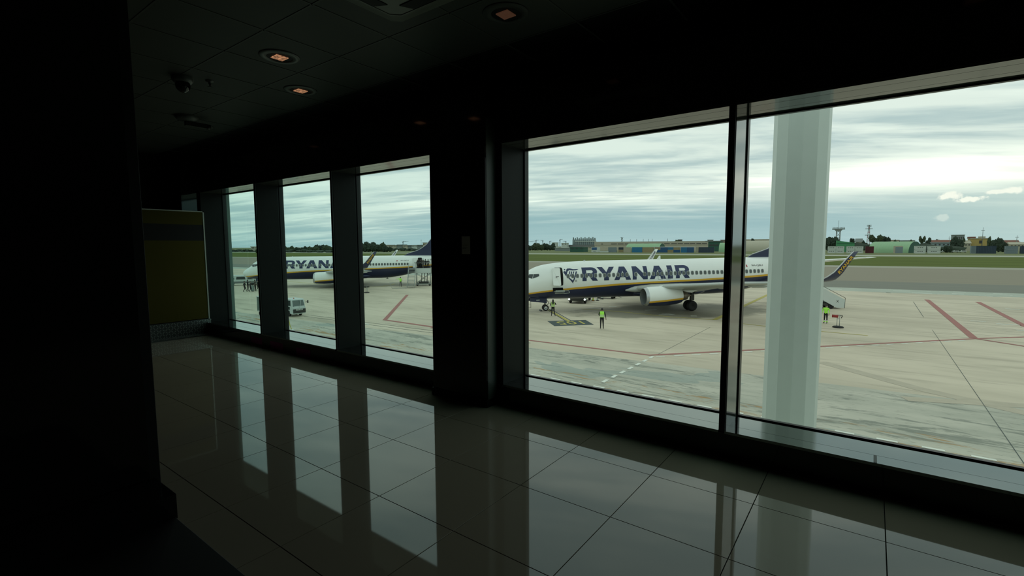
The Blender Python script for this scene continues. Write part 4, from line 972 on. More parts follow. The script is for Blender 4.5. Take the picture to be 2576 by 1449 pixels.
# cluster at the foot of the second mullion
g_ = atz(723, 834); t = empty('striped_cone', g_); tag(t, 'red and white striped cone with a yellow hose at the foot of the second window', 'cone')
def cone(t, h, m1, m2, r=.19):
    b = MB(); b.box(-r-.06, r+.06, -r-.06, r+.06, 0, .04); b.build('base', RUBBER, t)
    z = .04
    for i in range(5):
        a, c = i/5, (i+1)/5; b = MB(); b.cyl((0, 0, .04+(h-.04)*a), (0, 0, .04+(h-.04)*c), r*(1-a*.8), r*(1-c*.8), 14, caps=i == 4); b.build('band', m1 if i % 2 == 0 else m2, t)
cone(t, .75, mat('dull_red_rubber', (.25, .05, .04), .6), VEHW)
b = MB(); b.tube([(.05, .1, 1.1), (.1, .15, .8), (.25, .12, .5), (.32, .2, .2), (.5, .25, .03)], .03); b.build('yellow_hose', mat('yellow_hose_rubber', (.45, .40, .05), .6), t)
b = MB(); b.box(.35, .75, .0, .25, 0, .2); b.build('weight_block', VEHW, t)
g_ = atz(660.5, 826); t = empty('extinguisher_bottle', g_); tag(t, 'dull red fire extinguisher standing by the first mullion on the apron', 'fire extinguisher')
b = MB(); b.lathe([(0, .12), (.7, .12), (.8, .05), (.85, .04)], 'z', 14); b.build('cylinder', REDP, t); b = MB(); b.tube([(0, 0, .85), (.0, .1, .95), (.0, .3, .9), (0, .35, 1.15)], .02); b.build('hose', DKMET, t)
b = MB(); b.cyl((0, 0, .84), (0, .12, .9), .03); b.build('valve', STEEL, t)
# airport minibus
t = empty('minibus', (-95.2, 43.0, ZG), math.radians(62)); tag(t, 'white minibus parked beyond the nose of the farther airliner', 'van')
b = MB(); b.prism([(2.55, .35), (2.6, .95), (2.2, 1.15), (1.55, 1.78), (1.3, 1.86), (-2.6, 1.86), (-2.65, .35)], -.9, .9, 'y'); b.build('body', VEHW, t, bevel=.08)
for s in (-1, 1):
    for x0, x1 in ((-2.35, -1.75), (-1.0, .55), (.85, 1.75)):
        b = MB(); b.prism([(x0, 1.12), (x1, 1.12), (x1-.12, 1.62), (x0+.1, 1.62)], s*.905-.008, s*.905+.008, 'y'); b.build('side_window', DARKG, t)
    bx(t, 'lower_trim', -2.6, 2.5, s*.905-.01, s*.905+.01, .35, .75, mat('grey_van_trim', (.16, .18, .17), .6)) if s < 0 else None
    for x in (-1.7, 1.65): wheel(t, x, s*.80, .33, .2)
T, F = flat_text('26', .32, .01); b = MB(); b.add([(-1.65+x, -.915, 1.15+y) for x, y in T], F); b.build('lettering', RUBBER, t, fix=False)
b = MB(); b.prism([(1.6, 1.78), (2.2, 1.16), (2.18, 1.14), (1.55, 1.76)], -.8, .8, 'y'); b.build('windscreen', DARKG, t)

# service truck behind the near aircraft with headlamps lit
t = empty('service_truck', (-29.1, 52.7, ZG), math.radians(-71)); tag(t, 'service truck with two lit headlamps seen beneath the near airliner', 'truck')
bx(t, 'chassis', -5.2, .1, -.85, .85, .42, .75, DKMET); bx(t, 'bumper', .05, .17, -1.1, 1.1, .34, .70, DKMET, .03)
b = MB(); b.prism([(.05, .66), (.05, 1.1), (-.3, 1.9), (-1.6, 1.9), (-1.6, .66)], -1.05, 1.05, 'y'); b.build('cab', VEHW, t, bevel=.05)
b = MB(); b.add([(-.02-(z-1.15)*.42, y, z) for y, z in ((-.9, 1.2), (.9, 1.2), (.8, 1.8), (-.8, 1.8))], [(0, 1, 2, 3)]); b.build('windscreen', DARKG, t)
bx(t, 'load_bed', -5.2, -1.7, -1.05, 1.05, .75, .95, GSEG)
HEAD = mat('lit_headlamp', (1, 1, .9), .3, emit=(1, .98, .86), estr=3.0)
for s in (-1, 1):
    b = MB(); b.lathe([(.24, .0), (.23, .10), (.17, .12)], 'x', 14, (0, s*.97, .54)); b.build('headlamp', HEAD, t)
    bx(t, 'mudguard', -.6, .06, s*1.0-.14, s*1.0+.14, .45, .92, VEHW, .04)
    for x in (-.55, -4.2): wheel(t, x, s*.92, .40, .26)
# low dolly and cones farther under the belly
g_ = atz(1526, 750.5); t = empty('baggage_dolly', g_, .2); tag(t, 'low flat baggage dolly under the belly of the near airliner', 'trolley')
bx(t, 'deck', -1.2, 1.2, -.7, .7, .38, .48, DKMET, .02)
for x in (-.9, .9): [wheel(t, x, s*.55, .18, .1) for s in (-1, 1)]
b = MB(); b.cyl((1.2, 0, .4), (2.0, 0, .2), .03); b.build('tow_bar', GSEG, t)
for n_, (x, y, hh, lb) in enumerate(((1514, 752.5, .62, 'black and white banded cone in front of the dolly under the near airliner'), (1492, 757, .5, 'small yellowish cone just right of the lit truck'), (1503, 756.5, .45, 'short dark cone between the truck and the dolly'), (811, 702.5, .8, 'lone cone far off under the farther airliner'), (974.5, 700.8, .8, 'distant cone beyond the tail of the farther airliner'))):
    g_ = atz(x, y); t = empty('traffic_cone', g_, .3); tag(t, lb, 'cone', 'traffic cones on the apron')
    cone(t, hh, CONEO if n_ in (1, 3) else DKMET, VEHW if n_ != 1 else HIVIS, .16)
# stands with extinguishers
def stand(px, py, h, label, cyl_m, double):
    g_ = atz(px, py); t = empty('extinguisher_stand', g_, away(g_)); tag(t, label, 'fire extinguisher stand', 'extinguisher stands on the apron')
    b = MB(); b.lathe([(0, .42), (.07, .42), (.12, .36), (.13, 0)], 'z', 16); b.build('base', RUBBER, t)
    for s in (-1, 1): b = MB(); b.cyl((s*.09, 0, .1), (s*.09, 0, h), .025); b.build('post', GSEG, t)
    b = MB(); b.cyl((-.09, 0, h*.72), (.09, 0, h*.72), .02); b.box(-.12, .14, -.02, .02, h-.05, h+.04); b.build('cross_bar', GSEG, t)
    b = MB(); b.cyl((-.48, 0, h-.10), (-.02, 0, h-.10), .13, n=14); b.build('extinguisher', cyl_m, t)
    if double: b = MB(); b.cyl((.02, 0, h-.10), (.42, 0, h-.10), .10, n=14); b.build('extinguisher', cyl_m, t)
    else: b = MB(); b.tube([(.1, 0, h-.05), (.28, 0, h-.02), (.2, 0, h-.25)], .03); b.build('hose', DKMET, t)
stand(2108, 824, 1.08, 'stand holding a red fire extinguisher beside the pale outside column', REDP, False)
stand(922.5, 736.5, 1.02, 'stand with two dark bottles in front of the farther airliner', DKMET, True)
# ladder frame left of the nose
g_ = atz(1329, 774.5); t = empty('wheeled_ladder', g_, away(g_)); tag(t, 'thin metal frame standing at the nose wheel, cut by the window edge', 'ladder')
for s in (-.3, .3): b = MB(); b.cyl((s, 0, 0), (s*.9, 0, 1.25), .022); b.build('rail', DKMET, t)
for i in range(4): b = MB(); b.cyl((-.3, 0, .06+i*.38), (.3, 0, .06+i*.38), .015); b.build('rung', DKMET, t)
# chocks
for s_, lb in ((-.55, 'black chock ahead of the near airliner nose wheel'), (.55, 'black chock behind the near airliner nose wheel')):
    p = onplane(P1, 4+s_, .1, .012); t = empty('wheel_chock', (p.x, p.y, ZG), .79); tag(t, lb, 'chock')
    b = MB(); b.prism([(-.13, 0), (.13, 0), (.05, .14), (-.05, .14)], -.35, .35, 'y'); b.build('wedge', DKMET, t)

# ---- boarding stairs at the farther aircraft's rear door (frame: x aft, y starboard)
def frame_of(P): return Matrix.Translation(P.location) @ P.rotation_euler.to_matrix().to_4x4()
p = onplane(P2, 31.9, 3.0, 0); t = empty('boarding_stairs', (p.x, p.y, ZG), .780); tag(t, 'grey steel boarding stairs crowded with passengers at the rear door of the farther airliner', 'boarding stairs')
DK = 3.10
bx(t, 'deck', -1.3, 1.3, -1.1, 1.15, DK-.12, DK, GSEG)
bx(t, 'side_board', -1.3, 1.3, -1.13, -1.10, DK-.75, DK+.12, VEHW); bx(t, 'side_board', 1.28, 1.31, -1.1, 1.1, DK-.75, DK+.12, VEHW)
for x in (-1.25, 1.25):
    for y in (-1.05, 1.05): b = MB(); b.cyl((x, y, .35), (x, y, DK-.1), .05, n=8); b.build('upright', GSEG, t)
for y in (-1.05, 1.05):
    b = MB(); b.cyl((-1.25, y, .5), (1.25, y, DK-.9), .035); b.build('brace', GSEG, t); b = MB(); b.cyl((-1.25, y, DK-.9), (1.25, y, .5), .03); b.build('brace', GSEG, t)
    b = MB(); b.box(-1.35, 1.35, y-.06, y+.06, .30, .42); b.build('base_beam', GSEG, t)
for x in (-.4, .1, .6): b = MB(); b.cyl((x, -.2, .4), (x+.15, -.2, DK-.2), .06); b.build('hydraulic_ram', DKMET, t)
bx(t, 'ballast_box', -.9, .9, -.7, .8, .35, .75, DKMET)
for x in (-1.1, 1.1): [wheel(t, x, s*.9, .20, .14) for s in (-1, 1)]
for x in (-1.28, 0, 1.28): b = MB(); b.cyl((x, -1.1, DK), (x, -1.1, DK+1.05), .025); b.build('rail_post', GSEG, t)
b = MB(); b.tube([(-1.28, -1.1, DK+1.05), (1.28, -1.1, DK+1.05), (1.28, 1.1, DK+1.05)], .025); b.build('hand_rail', GSEG, t)
# flight towards the terminal
fx0, fx1 = -2.55, -1.35
n_ = 14
bx(t, 'landing', fx0, fx1, -1.1, 1.1, DK-.1, DK, GSEG)
for i in range(n_):
    y = -1.1-(i+.5)*.30; z = DK-(i+1)*DK/(n_+1); bx(t, 'step', fx0+.04, fx1-.04, y-.16, y+.14, z-.04, z, GSEG)
for x in (fx0, fx1):
    b = MB(); b.prism([(-1.1, DK+.05), (-1.1, DK-.45), (-1.1-n_*.3, .0), (-1.1-n_*.3-.2, .35)], x-.025, x+.025, 'x'); b.build('stringer', GSEG, t)
    b = MB(); b.tube([(x, 1.0, DK+1.0), (x, -1.1, DK+1.0), (x, -1.1-n_*.3, 1.0), (x, -1.1-n_*.3, .1)], .028)
    b.build('hand_rail', GSEG, t)
    for i in range(0, n_, 4): y = -1.1-i*.3; z = DK-i*DK/(n_+1); b = MB(); b.cyl((x, y, z-.1), (x, y, z+1.0), .022); b.build('rail_post', GSEG, t)
b = MB(); b.prism([(-1.4, DK-.1), (-1.4, DK+.85), (-3.6, 2.2), (-3.6, 1.2)], fx1-.02, fx1+.02, 'x'); b.build('side_board', VEHW, t)
b = MB(); b.prism([(-4.0, .95), (-4.0, 1.85), (-5.3, .95), (-5.3, .1)], fx1-.02, fx1+.02, 'x'); b.build('side_board', VEHW, t)
b = MB(); b.tube([(fx0-2.6, -5.2, .05), (fx0-3.0, -5.0, 1.0), (fx0-.2, -5.4, .95), (fx0-.1, -5.5, .05)], .02); b.cyl((fx0-2.6, -5.2, .05), (fx0-.1, -5.5, .05), .04); b.build('foot_guard', GSEG, t)
M2 = t.matrix_basis.copy(); M2 = Matrix.Translation(t.location) @ Matrix.Rotation(.780, 4, 'Z')
for i, (x, y, hh, c, lb) in enumerate(((-.95, .9, 1.75, CLOTH, 'passenger in black stepping into the rear doorway at the top of the stairs'), (-.5, .45, 1.70, CLOTH2, 'passenger in charcoal second from the rear doorway'), (-.05, .0, 1.80, CLOTH3, 'passenger in brown in the middle of the stair deck'), (.4, -.35, 1.72, CLOTH, 'passenger in black near the outer rail of the stair deck'), (.85, .0, 1.66, CLOTH2, 'shorter charcoal clad passenger at the aft end of the stair deck'), (-1.0, -.3, 1.60, CLOTH, 'passenger in black at the head of the flight of steps'))):
    w_ = M2 @ Vector((x, y, DK)); person('person', lb, w_, .780+.6, hh, 'stand' if i % 2 else 'walk', top=c, legs=CLOTH, group='passengers on the boarding stairs')
# ---- stair truck at the near aircraft's rear door
f0 = atz(2111, 775); tip = onplane(P1, 31.6, 2.3, 0); d = Vector((tip.x-f0.x, tip.y-f0.y, 0)); Ld = d.length; rz = math.atan2(d.y, d.x)
t = empty('mobile_stairs', (f0.x, f0.y, ZG), rz); tag(t, 'white covered-side mobile stairs behind the pale outside column, foot to the right', 'boarding stairs')
W = .85; top = 3.1
for s in (-1, 1):
    b = MB(); b.prism([(-.1, .15), (-.15, 1.05), (Ld-.3, top+1.0), (Ld+.4, top+1.0), (Ld+.4, top-.1), (Ld-.3, top-.25), (.7, .15)], s*W-.03, s*W+.03, 'y'); b.build('side_panel', VEHW, t)
    b = MB(); b.tube([(-.15, s*W, .1), (-.17, s*W, 1.25), (Ld-.3, s*W, top+1.2)], .025); b.build('hand_rail', DKMET, t)
    T, F = flat_text('X', .28, .01); b = MB(); b.add([(.75-x, s*(W+.035), .72+y) for x, y in T], F); b.build('marking', DKMET, t, fix=False)
for i in range(16): x = .1+i*(Ld-.4)/16; z = .25+i*(top-.3)/15; bx(t, 'step', x, x+.3, -W+.03, W-.03, z-.04, z, GSEG)
bx(t, 'top_platform', Ld-.4, Ld+.5, -W, W, top-.1, top, GSEG); bx(t, 'chassis', .6, Ld+.2, -.7, .7, .35, .6, DKMET)
for x in (1.2, Ld-.6):
    for s in (-1, 1): wheel(t, x, s*.72, .30, .18); b = MB(); b.cyl((x, s*.6, .5), (x, s*.6, .3+x*top/Ld), .05); b.build('support', DKMET, t)

# ================================================================ BEYOND THE FIELD
def bgm(n, c, **k): return mat(n, c, .8, var=.06, scale=.3, **k)
CREAM = bgm('cream_render', (.42, .40, .31)); BEIGE = bgm('beige_render', (.46, .42, .33)); CONB = bgm('blue_container_paint', (.03, .10, .22)); CONB2 = bgm('bright_blue_container_paint', (.03, .17, .32))
CONT = bgm('tan_container_paint', (.30, .25, .14)); CONG = bgm('grey_container_paint', (.20, .25, .27)); CONW = bgm('white_cabin_paint', (.50, .54, .50)); CONR = bgm('maroon_container_paint', (.09, .02, .025)); CONN = bgm('slate_container_paint', (.035, .055, .08))
GRN = bgm('pale_green_roof', (.27, .44, .26)); GRND = bgm('dark_green_sheeting', (.03, .10, .07)); GRNB = bgm('bright_green_roof', (.06, .25, .11)); DKW = bgm('dark_far_window', (.05, .05, .05)); GREYB = bgm('grey_concrete_far', (.20, .23, .22)); YB_ = bgm('yellow_render', (.42, .31, .11)); REDR = bgm('red_tile_roof', (.20, .085, .06)); BLUR = bgm('blue_grey_roof', (.22, .28, .30)); RW = bgm('red_mast_paint', (.30, .06, .04))
def dist_of(px, py): return atz(px, py).dot(RY)
def bgroot(name, label, cat, px0, px1, D, group=None):
    u0, u1 = at(px0, 630, D)[0], at(px1, 630, D)[0]; p = run((u0+u1)/2, D); o = empty(name, (p.x, p.y, ZG), TH); tag(o, label, cat, group); return o, (u1-u0)
def hgt(px, py, D): return at(px, py, D)[2]
def container(px0, px1, ytop, D, layers, label, group='stacked containers across the airfield', depth=2.6, cat='container', z0=0.0, vents=False):
    """one stack = one object per box"""
    n = len(layers)
    for i, m in enumerate(layers):
        t, w = bgroot('shipping_container' if not vents else 'site_cabin', label if n == 1 else label+(', lower of the pair', ', upper of the pair')[i] if n == 2 else label, cat, px0, px1, D, group)
        H_ = hgt((px0+px1)/2, ytop, D)/n; t.location.z += i*H_+.02
        b = MB(); b.box(-w/2+.1, w/2-.1, -.1, depth, .06, H_-.10)
        if not vents:
            k = 12
            for q in range(k): x = -w/2+.3+(w-.6)*q/k; b.box(x, x+(w-.6)/k*.5, -.2, -.1, .25, H_-.3)
        b.build('body', m, t)
        b = MB()
        for x in (-w/2+.12, w/2-.12): b.box(x-.12, x+.12, -.24, 0, 0, H_-.04)
        b.box(-w/2, w/2, -.24, 0, 0, .15); b.box(-w/2, w/2, -.24, 0, H_-.2, H_-.04); b.build('frame', m, t)
        if vents:
            for q in ((-.04, .04) if w > 14 else (0,)):
                for x in (-1.2, 0, 1.2): b = MB(); b.box(q*0+x-.35+(q*w*6 if w > 14 else 0), x+.35+(q*w*6 if w > 14 else 0), -.14, -.08, H_*.45, H_*.62); b.build('window', DKW, t)
for a in [
 (1530, 1550, 622, [CONG, CONG], 'pair of grey containers at the left end of the row'), (1568.5, 1587, 622, [CREAM], 'cream container left of the first blue one'), (1556, 1568, 622, [CONT, CONN], 'short stack with a slate box over a tan one'),
 (1590, 1615.6, 621.7, [CONB2], 'wide bright blue container left of the winglet'), (1616, 1644, 621.9, [CONT], 'wide tan container just behind the far winglet'), (1647, 1661.5, 621.9, [CONB, CONT], 'tan box on a blue one'),
 (1661.5, 1679, 621.9, [CONB], 'dark blue container between two mixed stacks'), (1679.6, 1694, 621.9, [CONT, CONB2], 'bright blue box on a tan one'), (1694.3, 1710, 621.9, [CONB, CONT], 'tan box on a dark blue one'),
 (1712.8, 1728, 621.9, [CONB2], 'bright blue container in the middle of the right half'), (1728.3, 1745, 621.9, [CONB], 'dark blue container beside the cream panel'), (1750.3, 1757, 621.5, [CREAM], 'narrow cream container end'),
 (1757.6, 1796, 621.6, [CONN], 'long slate container near the slim mullion'), (2177, 2198, 619.7, [CONR], 'maroon container beside the white cabins'), (2442, 2455, 618.5, [CONG], 'grey end box of the long dark pair'),
 (2455.3, 2506, 618.5, [CONN], 'long dark blue container in front of the yellow building'), (2529, 2560.5, 619, [CONG, CONG], 'blue-grey stack near the frame edge'), (2568, 2600, 619, [CONN], 'dark container cut by the picture edge')]:
    container(a[0], a[1], a[2], 470, a[3], a[4])
for a in [(2082, 2102.5, 619.5, 'white cabin stack next to the pale column'), (2103, 2123.5, 619.5, 'second white cabin stack from the pale column'), (2129, 2150, 619.5, 'third white cabin stack from the pale column'), (2150.5, 2171.5, 619.5, 'white cabin stack left of the maroon container'),
          (2300.6, 2329, 618.7, 'white cabin stack at the foot of the green hangar'), (2333, 2366, 618.8, 'white cabin stack farther right of the green hangar')]:
    container(a[0], a[1], a[2], 466, [CONW, CONW], a[3], 'white cabins across the airfield', 3, 'cabin', vents=True)
t, w = bgroot('guard_cabin', 'white cabin with a blue panel left of the containers', 'cabin', 1487.7, 1505, 468); h_ = hgt(1496, 621.7, 468)
bx(t, 'body', -w/2, w/2, 0, 5, 0, h_, CONW); bx(t, 'blue_panel', -w/2+.4, w/2-1.5, -.1, 0, h_*.45, h_*.95, CONB); [bx(t, 'window', x, x+.5, -.1, 0, .6, 1.6, DKW) for x in (-1.2, 0)]
t, w = bgroot('barrier', 'low white barrier at the foot of the beige building', 'barrier', 1508, 1530.5, 468); bx(t, 'blocks', -w/2, w/2, 0, .6, 0, 1.5, CONW)
t, w = bgroot('canopy', 'long thin white roof over the container row', 'canopy', 1640, 1747, 480); z_ = hgt(1690, 620.6, 480)
bx(t, 'roof', -w/2, w/2, 0, 6, z_-.5, z_, CONW); [bx(t, 'post', -w/2+2+i*(w-4)/5, -w/2+2.3+i*(w-4)/5, 0, .3, 0, z_-.5, GSEG) for i in range(6)]
# long beige warehouse
D = 620; t, w = bgroot('warehouse', 'long beige flat-roofed warehouse behind the container row', 'building', 1496, 1781, D); h_ = hgt(1640, 607.2, D)
bx(t, 'wall', -w/2, w/2, 0, 40, 0, h_, BEIGE); bx(t, 'parapet', -w/2-.4, w/2+.4, -.4, 40, h_-4.6, h_, bgm('darker_beige_fascia', (.40, .37, .30)))
for px0, px1 in [(1513, 1517), (1537.5, 1552), (1554.5, 1569), (1572, 1586), (1689, 1703), (1705, 1718), (1721, 1734), (1736, 1749), (1752, 1764), (1766.5, 1778.5), (1600, 1614), (1620, 1634), (1652, 1666), (1671, 1685)]:
    mid = (at(1496, 630, D)[0]+at(1781, 630, D)[0])/2; a, c = at(px0, 613, D)[0]-mid, at(px1, 613, D)[0]-mid; z1, z0 = hgt(1640, 612.3, D), hgt(1640, 613.9, D)
    bx(t, 'window', a, c, -.7, .1, z0, z1, DKW)
for px in (1585, 1601, 1617.5, 1631, 1640, 1679): a = at(px, 607, D)[0]-(at(1496, 630, D)[0]+at(1781, 630, D)[0])/2; b = MB(); b.cyl((a, 1, h_), (a, 1, h_+3.2), .18); b.build('roof_mast', DKMET, t)
# arched hangars
def hangar(px0, px1, ytop, ybase, D, label, roof, endm, end='left', depth=26, truss=True, name='arched_hangar'):
    t, w = bgroot(name, label, 'hangar', px0, px1, D); h_ = hgt((px0+px1)/2, ytop, D); n = 16
    R_ = depth/2; ring = lambda x: [(x, R_-R_*math.cos(math.pi*i/n), h_*math.sin(math.pi*i/n)**.85) for i in range(n+1)]
    k = 14
    for i in range(k):
        b = MB(); b.loft([ring(-w/2+w*i/k), ring(-w/2+w*(i+1)/k-.02)], close=False, caps=False, smooth=True); b.build('roof_panel', roof, t, fix=False)
    for x in (-w/2+.1, w/2-.1):
        b = MB(); r = ring(x); b.add(r, [tuple(range(n+1))]); b.build('end_wall', endm, t, fix=False)
    return t, w, h_
hangar(1573, 1658, 612.6, 634, 505, 'pale green arched hangar behind the containers', GRN, GRND)
h_g = hangar(2181, 2287, 607.5, 633, 492, 'large pale green arched hangar behind the maroon container', GRN, GRND, depth=30)[0]; h_g.rotation_euler.z = TH-.42
hangar(1872, 1945, 605.2, 628, 560, 'cream arched hangar between the mullion and the pale column', CREAM, GREYB, depth=30)
hangar(1808, 1834, 610.5, 631, 500, 'small green hangar end beside the slim mullion', GRN, GRND, depth=18)
D = 560; t, w = bgroot('green_shed', 'dark green shed beside the long warehouse', 'building', 1781, 1812, D); h_ = hgt(1795, 607.5, D); bx(t, 'wall', -w/2, w/2, 0, 14, 0, h_, GRND); bx(t, 'roof', -w/2-3, w/2+3, -1, 15, h_, h_+.8, GREYB)
[bx(t, 'window', x, x+2.4, -.2, .1, h_*.55, h_*.7, DKW) for x in (-w*.4, -w*.15, w*.1)]
t, w = bgroot('slate_door_block', 'slate hangar door with a pale frame on the big green hangar', 'hangar door', 2247.5, 2271, 478); h_ = hgt(2260, 619, 478); bx(t, 'frame', -w/2, w/2, 0, .8, 0, h_, CREAM); bx(t, 'door_leaf', -w/2+1.2, w/2, -.2, 0, 0, h_-.7, CONG)
t, w = bgroot('green_shed', 'bright green roofed shed behind the first white cabins', 'building', 2104, 2149, 540); h0, h1 = hgt(2106, 605, 540), hgt(2149, 611, 540)
b = MB(); b.prism([(-w/2, 0), (-w/2, h0), (w/2, h1), (w/2, 0)], 0, 16, 'y'); b.build('walls', GRNB, t); bx(t, 'gutter', -w/2, w/2, -.2, 0, h1-.4, h1-.1, GRND)
def block(px0, px1, ytop, D, label, m, roof=None, wins=0, cat='building', name='building', depth=12, gable=False, wm=DKW):
    t, w = bgroot(name, label, cat, px0, px1, D); h_ = hgt((px0+px1)/2, ytop, D); hr = h_*.72 if gable else h_
    bx(t, 'wall', -w/2, w/2, 0, depth, 0, hr, m)
    if gable:
        b = MB(); b.prism([(-.6, hr), (depth/2, h_), (depth+.6, hr)], -w/2-.6, w/2+.6, 'x'); b.build('roof', roof or REDR, t)
    else: bx(t, 'roof', -w/2-.5, w/2+.5, -.5, depth+.5, h_, h_+.6, roof or GREYB)
    for i in range(wins):
        x = -w/2+w*(i+.5)/wins; bx(t, 'window', x-w/wins*.2, x+w/wins*.2, -.25, 0, hr*.72, hr*.86, wm); 
    return t, w, h_
block(2153, 2168.5, 600, 640, 'pale hipped house between the shed and the red-white mast', CREAM, GREYB, 3, gable=True)
t, w, h_ = block(2441, 2488, 600.5, 640, 'yellow building with a flat roof right of the white house', YB_, CREAM, 0); bx(t, 'door_recess', -.8, 1.2, -.3, 0, h_*.62, h_*.85, DKW); bx(t, 'roof_block', -8, -3, 2, 8, h_+.6, h_+2, REDR); bx(t, 'roof_block', 0, 4, 2, 8, h_+.6, h_+2.2, CREAM)
block(2417, 2441, 604.5, 635, 'white gabled house left of the yellow building', CREAM, CREAM, 3, gable=True)
block(2395, 2424, 591.5, 1000, 'grey office block rising behind the palms', GREYB, GREYB, 6)
block(2347, 2400, 611, 600, 'low building with a long blue-grey roof', BLUR, BLUR, 5)
block(2336, 2396, 603.5, 800, 'row of low beige houses on the skyline', CREAM, REDR, 8, gable=True)
block(2528, 2563, 604, 700, 'red tiled house near the picture edge', REDR, REDR, 4, gable=True); block(2540, 2576, 609, 660, 'pale house in front of the red roof', CREAM, CREAM, 4, gable=True)
block(2225, 2260, 604.5, 900, 'low pale roofs above the green hangar', CREAM, REDR, 5); block(2262, 2300, 605.5, 900, 'low grey roofs right above the green hangar', GREYB, GREYB, 5)
block(1870, 1940, 602.8, 800, 'flat beige building behind the cream hangar', BEIGE, BEIGE, 6); block(1812, 1830, 604, 700, 'small brownish house beside the slim mullion', REDR, GREYB, 2)
block(1705, 1712, 603.2, 900, 'dark roof box above the warehouse', DKW, DKW); block(1779, 1791, 603.8, 900, 'dark roof house above the warehouse end', GREYB, DKW)
block(1396, 1432, 624, 560, 'long low white shed left of the green netting', GREYB, CONW, 0); t, w, h_ = block(1434, 1468, 623, 478, 'dark green netted shed in front of the tank farm', GRND, GRND, 3)
block(1466, 1490, 622, 700, 'low brownish shed by the blue-panelled cabin', BEIGE, CREAM, 2)
# harbour silos
t, w = bgroot('silo_block', 'grey block of harbour silos rising over the low sheds', 'silos', 1437, 1496, 1250); h_ = hgt(1466, 602, 1250); h2 = hgt(1466, 615.5, 1250)
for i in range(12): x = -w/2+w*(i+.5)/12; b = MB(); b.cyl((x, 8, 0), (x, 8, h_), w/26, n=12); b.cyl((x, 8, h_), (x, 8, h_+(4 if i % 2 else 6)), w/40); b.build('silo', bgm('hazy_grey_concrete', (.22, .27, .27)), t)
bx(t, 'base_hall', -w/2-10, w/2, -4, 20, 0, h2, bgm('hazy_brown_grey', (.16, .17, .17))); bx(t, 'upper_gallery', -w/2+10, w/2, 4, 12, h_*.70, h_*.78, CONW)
def crane(px, ytop, D, label, jib, m=DKMET):
    t, w = bgroot('harbour_crane', label, 'crane', px-1, px+1, D); z = hgt(px, ytop, D); zb_ = hgt(px, 621, D)
    b = MB()
    for s in (-2, 2): b.cyl((s, 0, 0), (s*.4, 0, z), .32)
    for i in range(5): b.cyl((-2, 0, z*i/5), (2, 0, z*(i+1)/5), .3)
    b.build('tower', m, t); b = MB(); b.cyl((-jib*.25, 0, z*.93), (jib, 0, z*(1.12 if jib > 12 and D > 1000 else 1.0)), .32); b.cyl((0, 0, z*1.02), (jib*.7, 0, z*.98), .25); b.build('jib', m, t)
    b = MB(); b.box(-1.6, 1, -1, 1, z*.84, z*.90); b.build('cab', GREYB, t)
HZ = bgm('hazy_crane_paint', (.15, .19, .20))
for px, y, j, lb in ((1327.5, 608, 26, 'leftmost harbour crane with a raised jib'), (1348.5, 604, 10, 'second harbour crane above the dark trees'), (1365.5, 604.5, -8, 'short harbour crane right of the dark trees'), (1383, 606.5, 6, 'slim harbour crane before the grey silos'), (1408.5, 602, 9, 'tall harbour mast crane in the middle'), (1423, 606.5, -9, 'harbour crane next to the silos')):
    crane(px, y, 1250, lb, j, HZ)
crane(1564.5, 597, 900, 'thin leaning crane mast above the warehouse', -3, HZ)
crane(1014.5, 607, 900, 'tower crane far behind the farther airliner', 18, HZ)
block(1388, 1400, 610.5, 1240, 'pale low tanks among the cranes', CONW, CONW, 0); block(1412, 1426, 611.5, 1230, 'white harbour shed among the cranes', CONW, CONW, 2)
# radar platform, lattice mast, thin poles
D = 700; t, w = bgroot('radar_tower', 'radar platform on four legs above the dark tree', 'radar tower', 2091, 2122.5, D); z = hgt(2106, 577.5, D); z2 = hgt(2106, 574.8, D); k = w/31.5
bx(t, 'platform', -w/2, w/2, -3, 3, z, z2, bgm('radar_grey', (.16, .19, .18)))
for x in (-4.7*k, 4.3*k):
    for y in (-2, 2): b = MB(); b.cyl((x, y, 0), (x, y, z), .45); b.build('leg', GREYB, t)
for i in range(6): b = MB(); b.cyl((-4.7*k, -2, z*i/6), (4.3*k, -2, z*(i+1)/6), .2); b.cyl((4.3*k, -2, z*i/6), (-4.7*k, -2, z*(i+1)/6), .2); b.build('brace', GREYB, t)
b = MB(); b.prism([(-w*.32, z), (w*.32, z), (w*.18, z-2.2), (-w*.18, z-2.2)], -3, 3, 'y'); b.build('bracket', GREYB, t)
b = MB(); b.cyl((0, 0, z2), (0, 0, z2+9.5), .15); b.build('aerial', DKMET, t)
for i in range(9): b = MB(); x = -w/2+w*(i+.5)/9; b.cyl((x, -3, z2), (x, -3, z2+1.3), .12); b.box(x-.5, x+.5, -3.1, -2.9, z2+.7, z2+1.2); b.build('antenna_element', GREYB, t)
D = 640; t, w = bgroot('lattice_mast', 'red and white lattice mast left of the dark pines', 'mast', 2177, 2189, D); z = hgt(2183, 565.5, D)
for i in range(12):
    a, c = z*i/12, z*(i+1)/12; wa, wc = 3.4*(1-i/15), 3.4*(1-(i+1)/15); b = MB()
    for sx in (-1, 1):
        for sy in (-1, 1): b.cyl((sx*wa/2, sy*wa/2, a), (sx*wc/2, sy*wc/2, c), .16)
    b.cyl((-wa/2, -wa/2, a), (wc/2, -wc/2, c), .12); b.cyl((wa/2, -wa/2, a), (-wc/2, -wc/2, c), .12); b.build('lattice_bay', RW if i % 2 == 0 else CONW, t)
for py, r in ((591.5, 3.2), (575.6, 3.3), (570, 2.0), (567, 2.0)): z1 = hgt(2183, py, D); b = MB(); b.cyl((0, 0, z1-.25), (0, 0, z1+.25), r, n=14); b.build('gallery', GREYB, t)
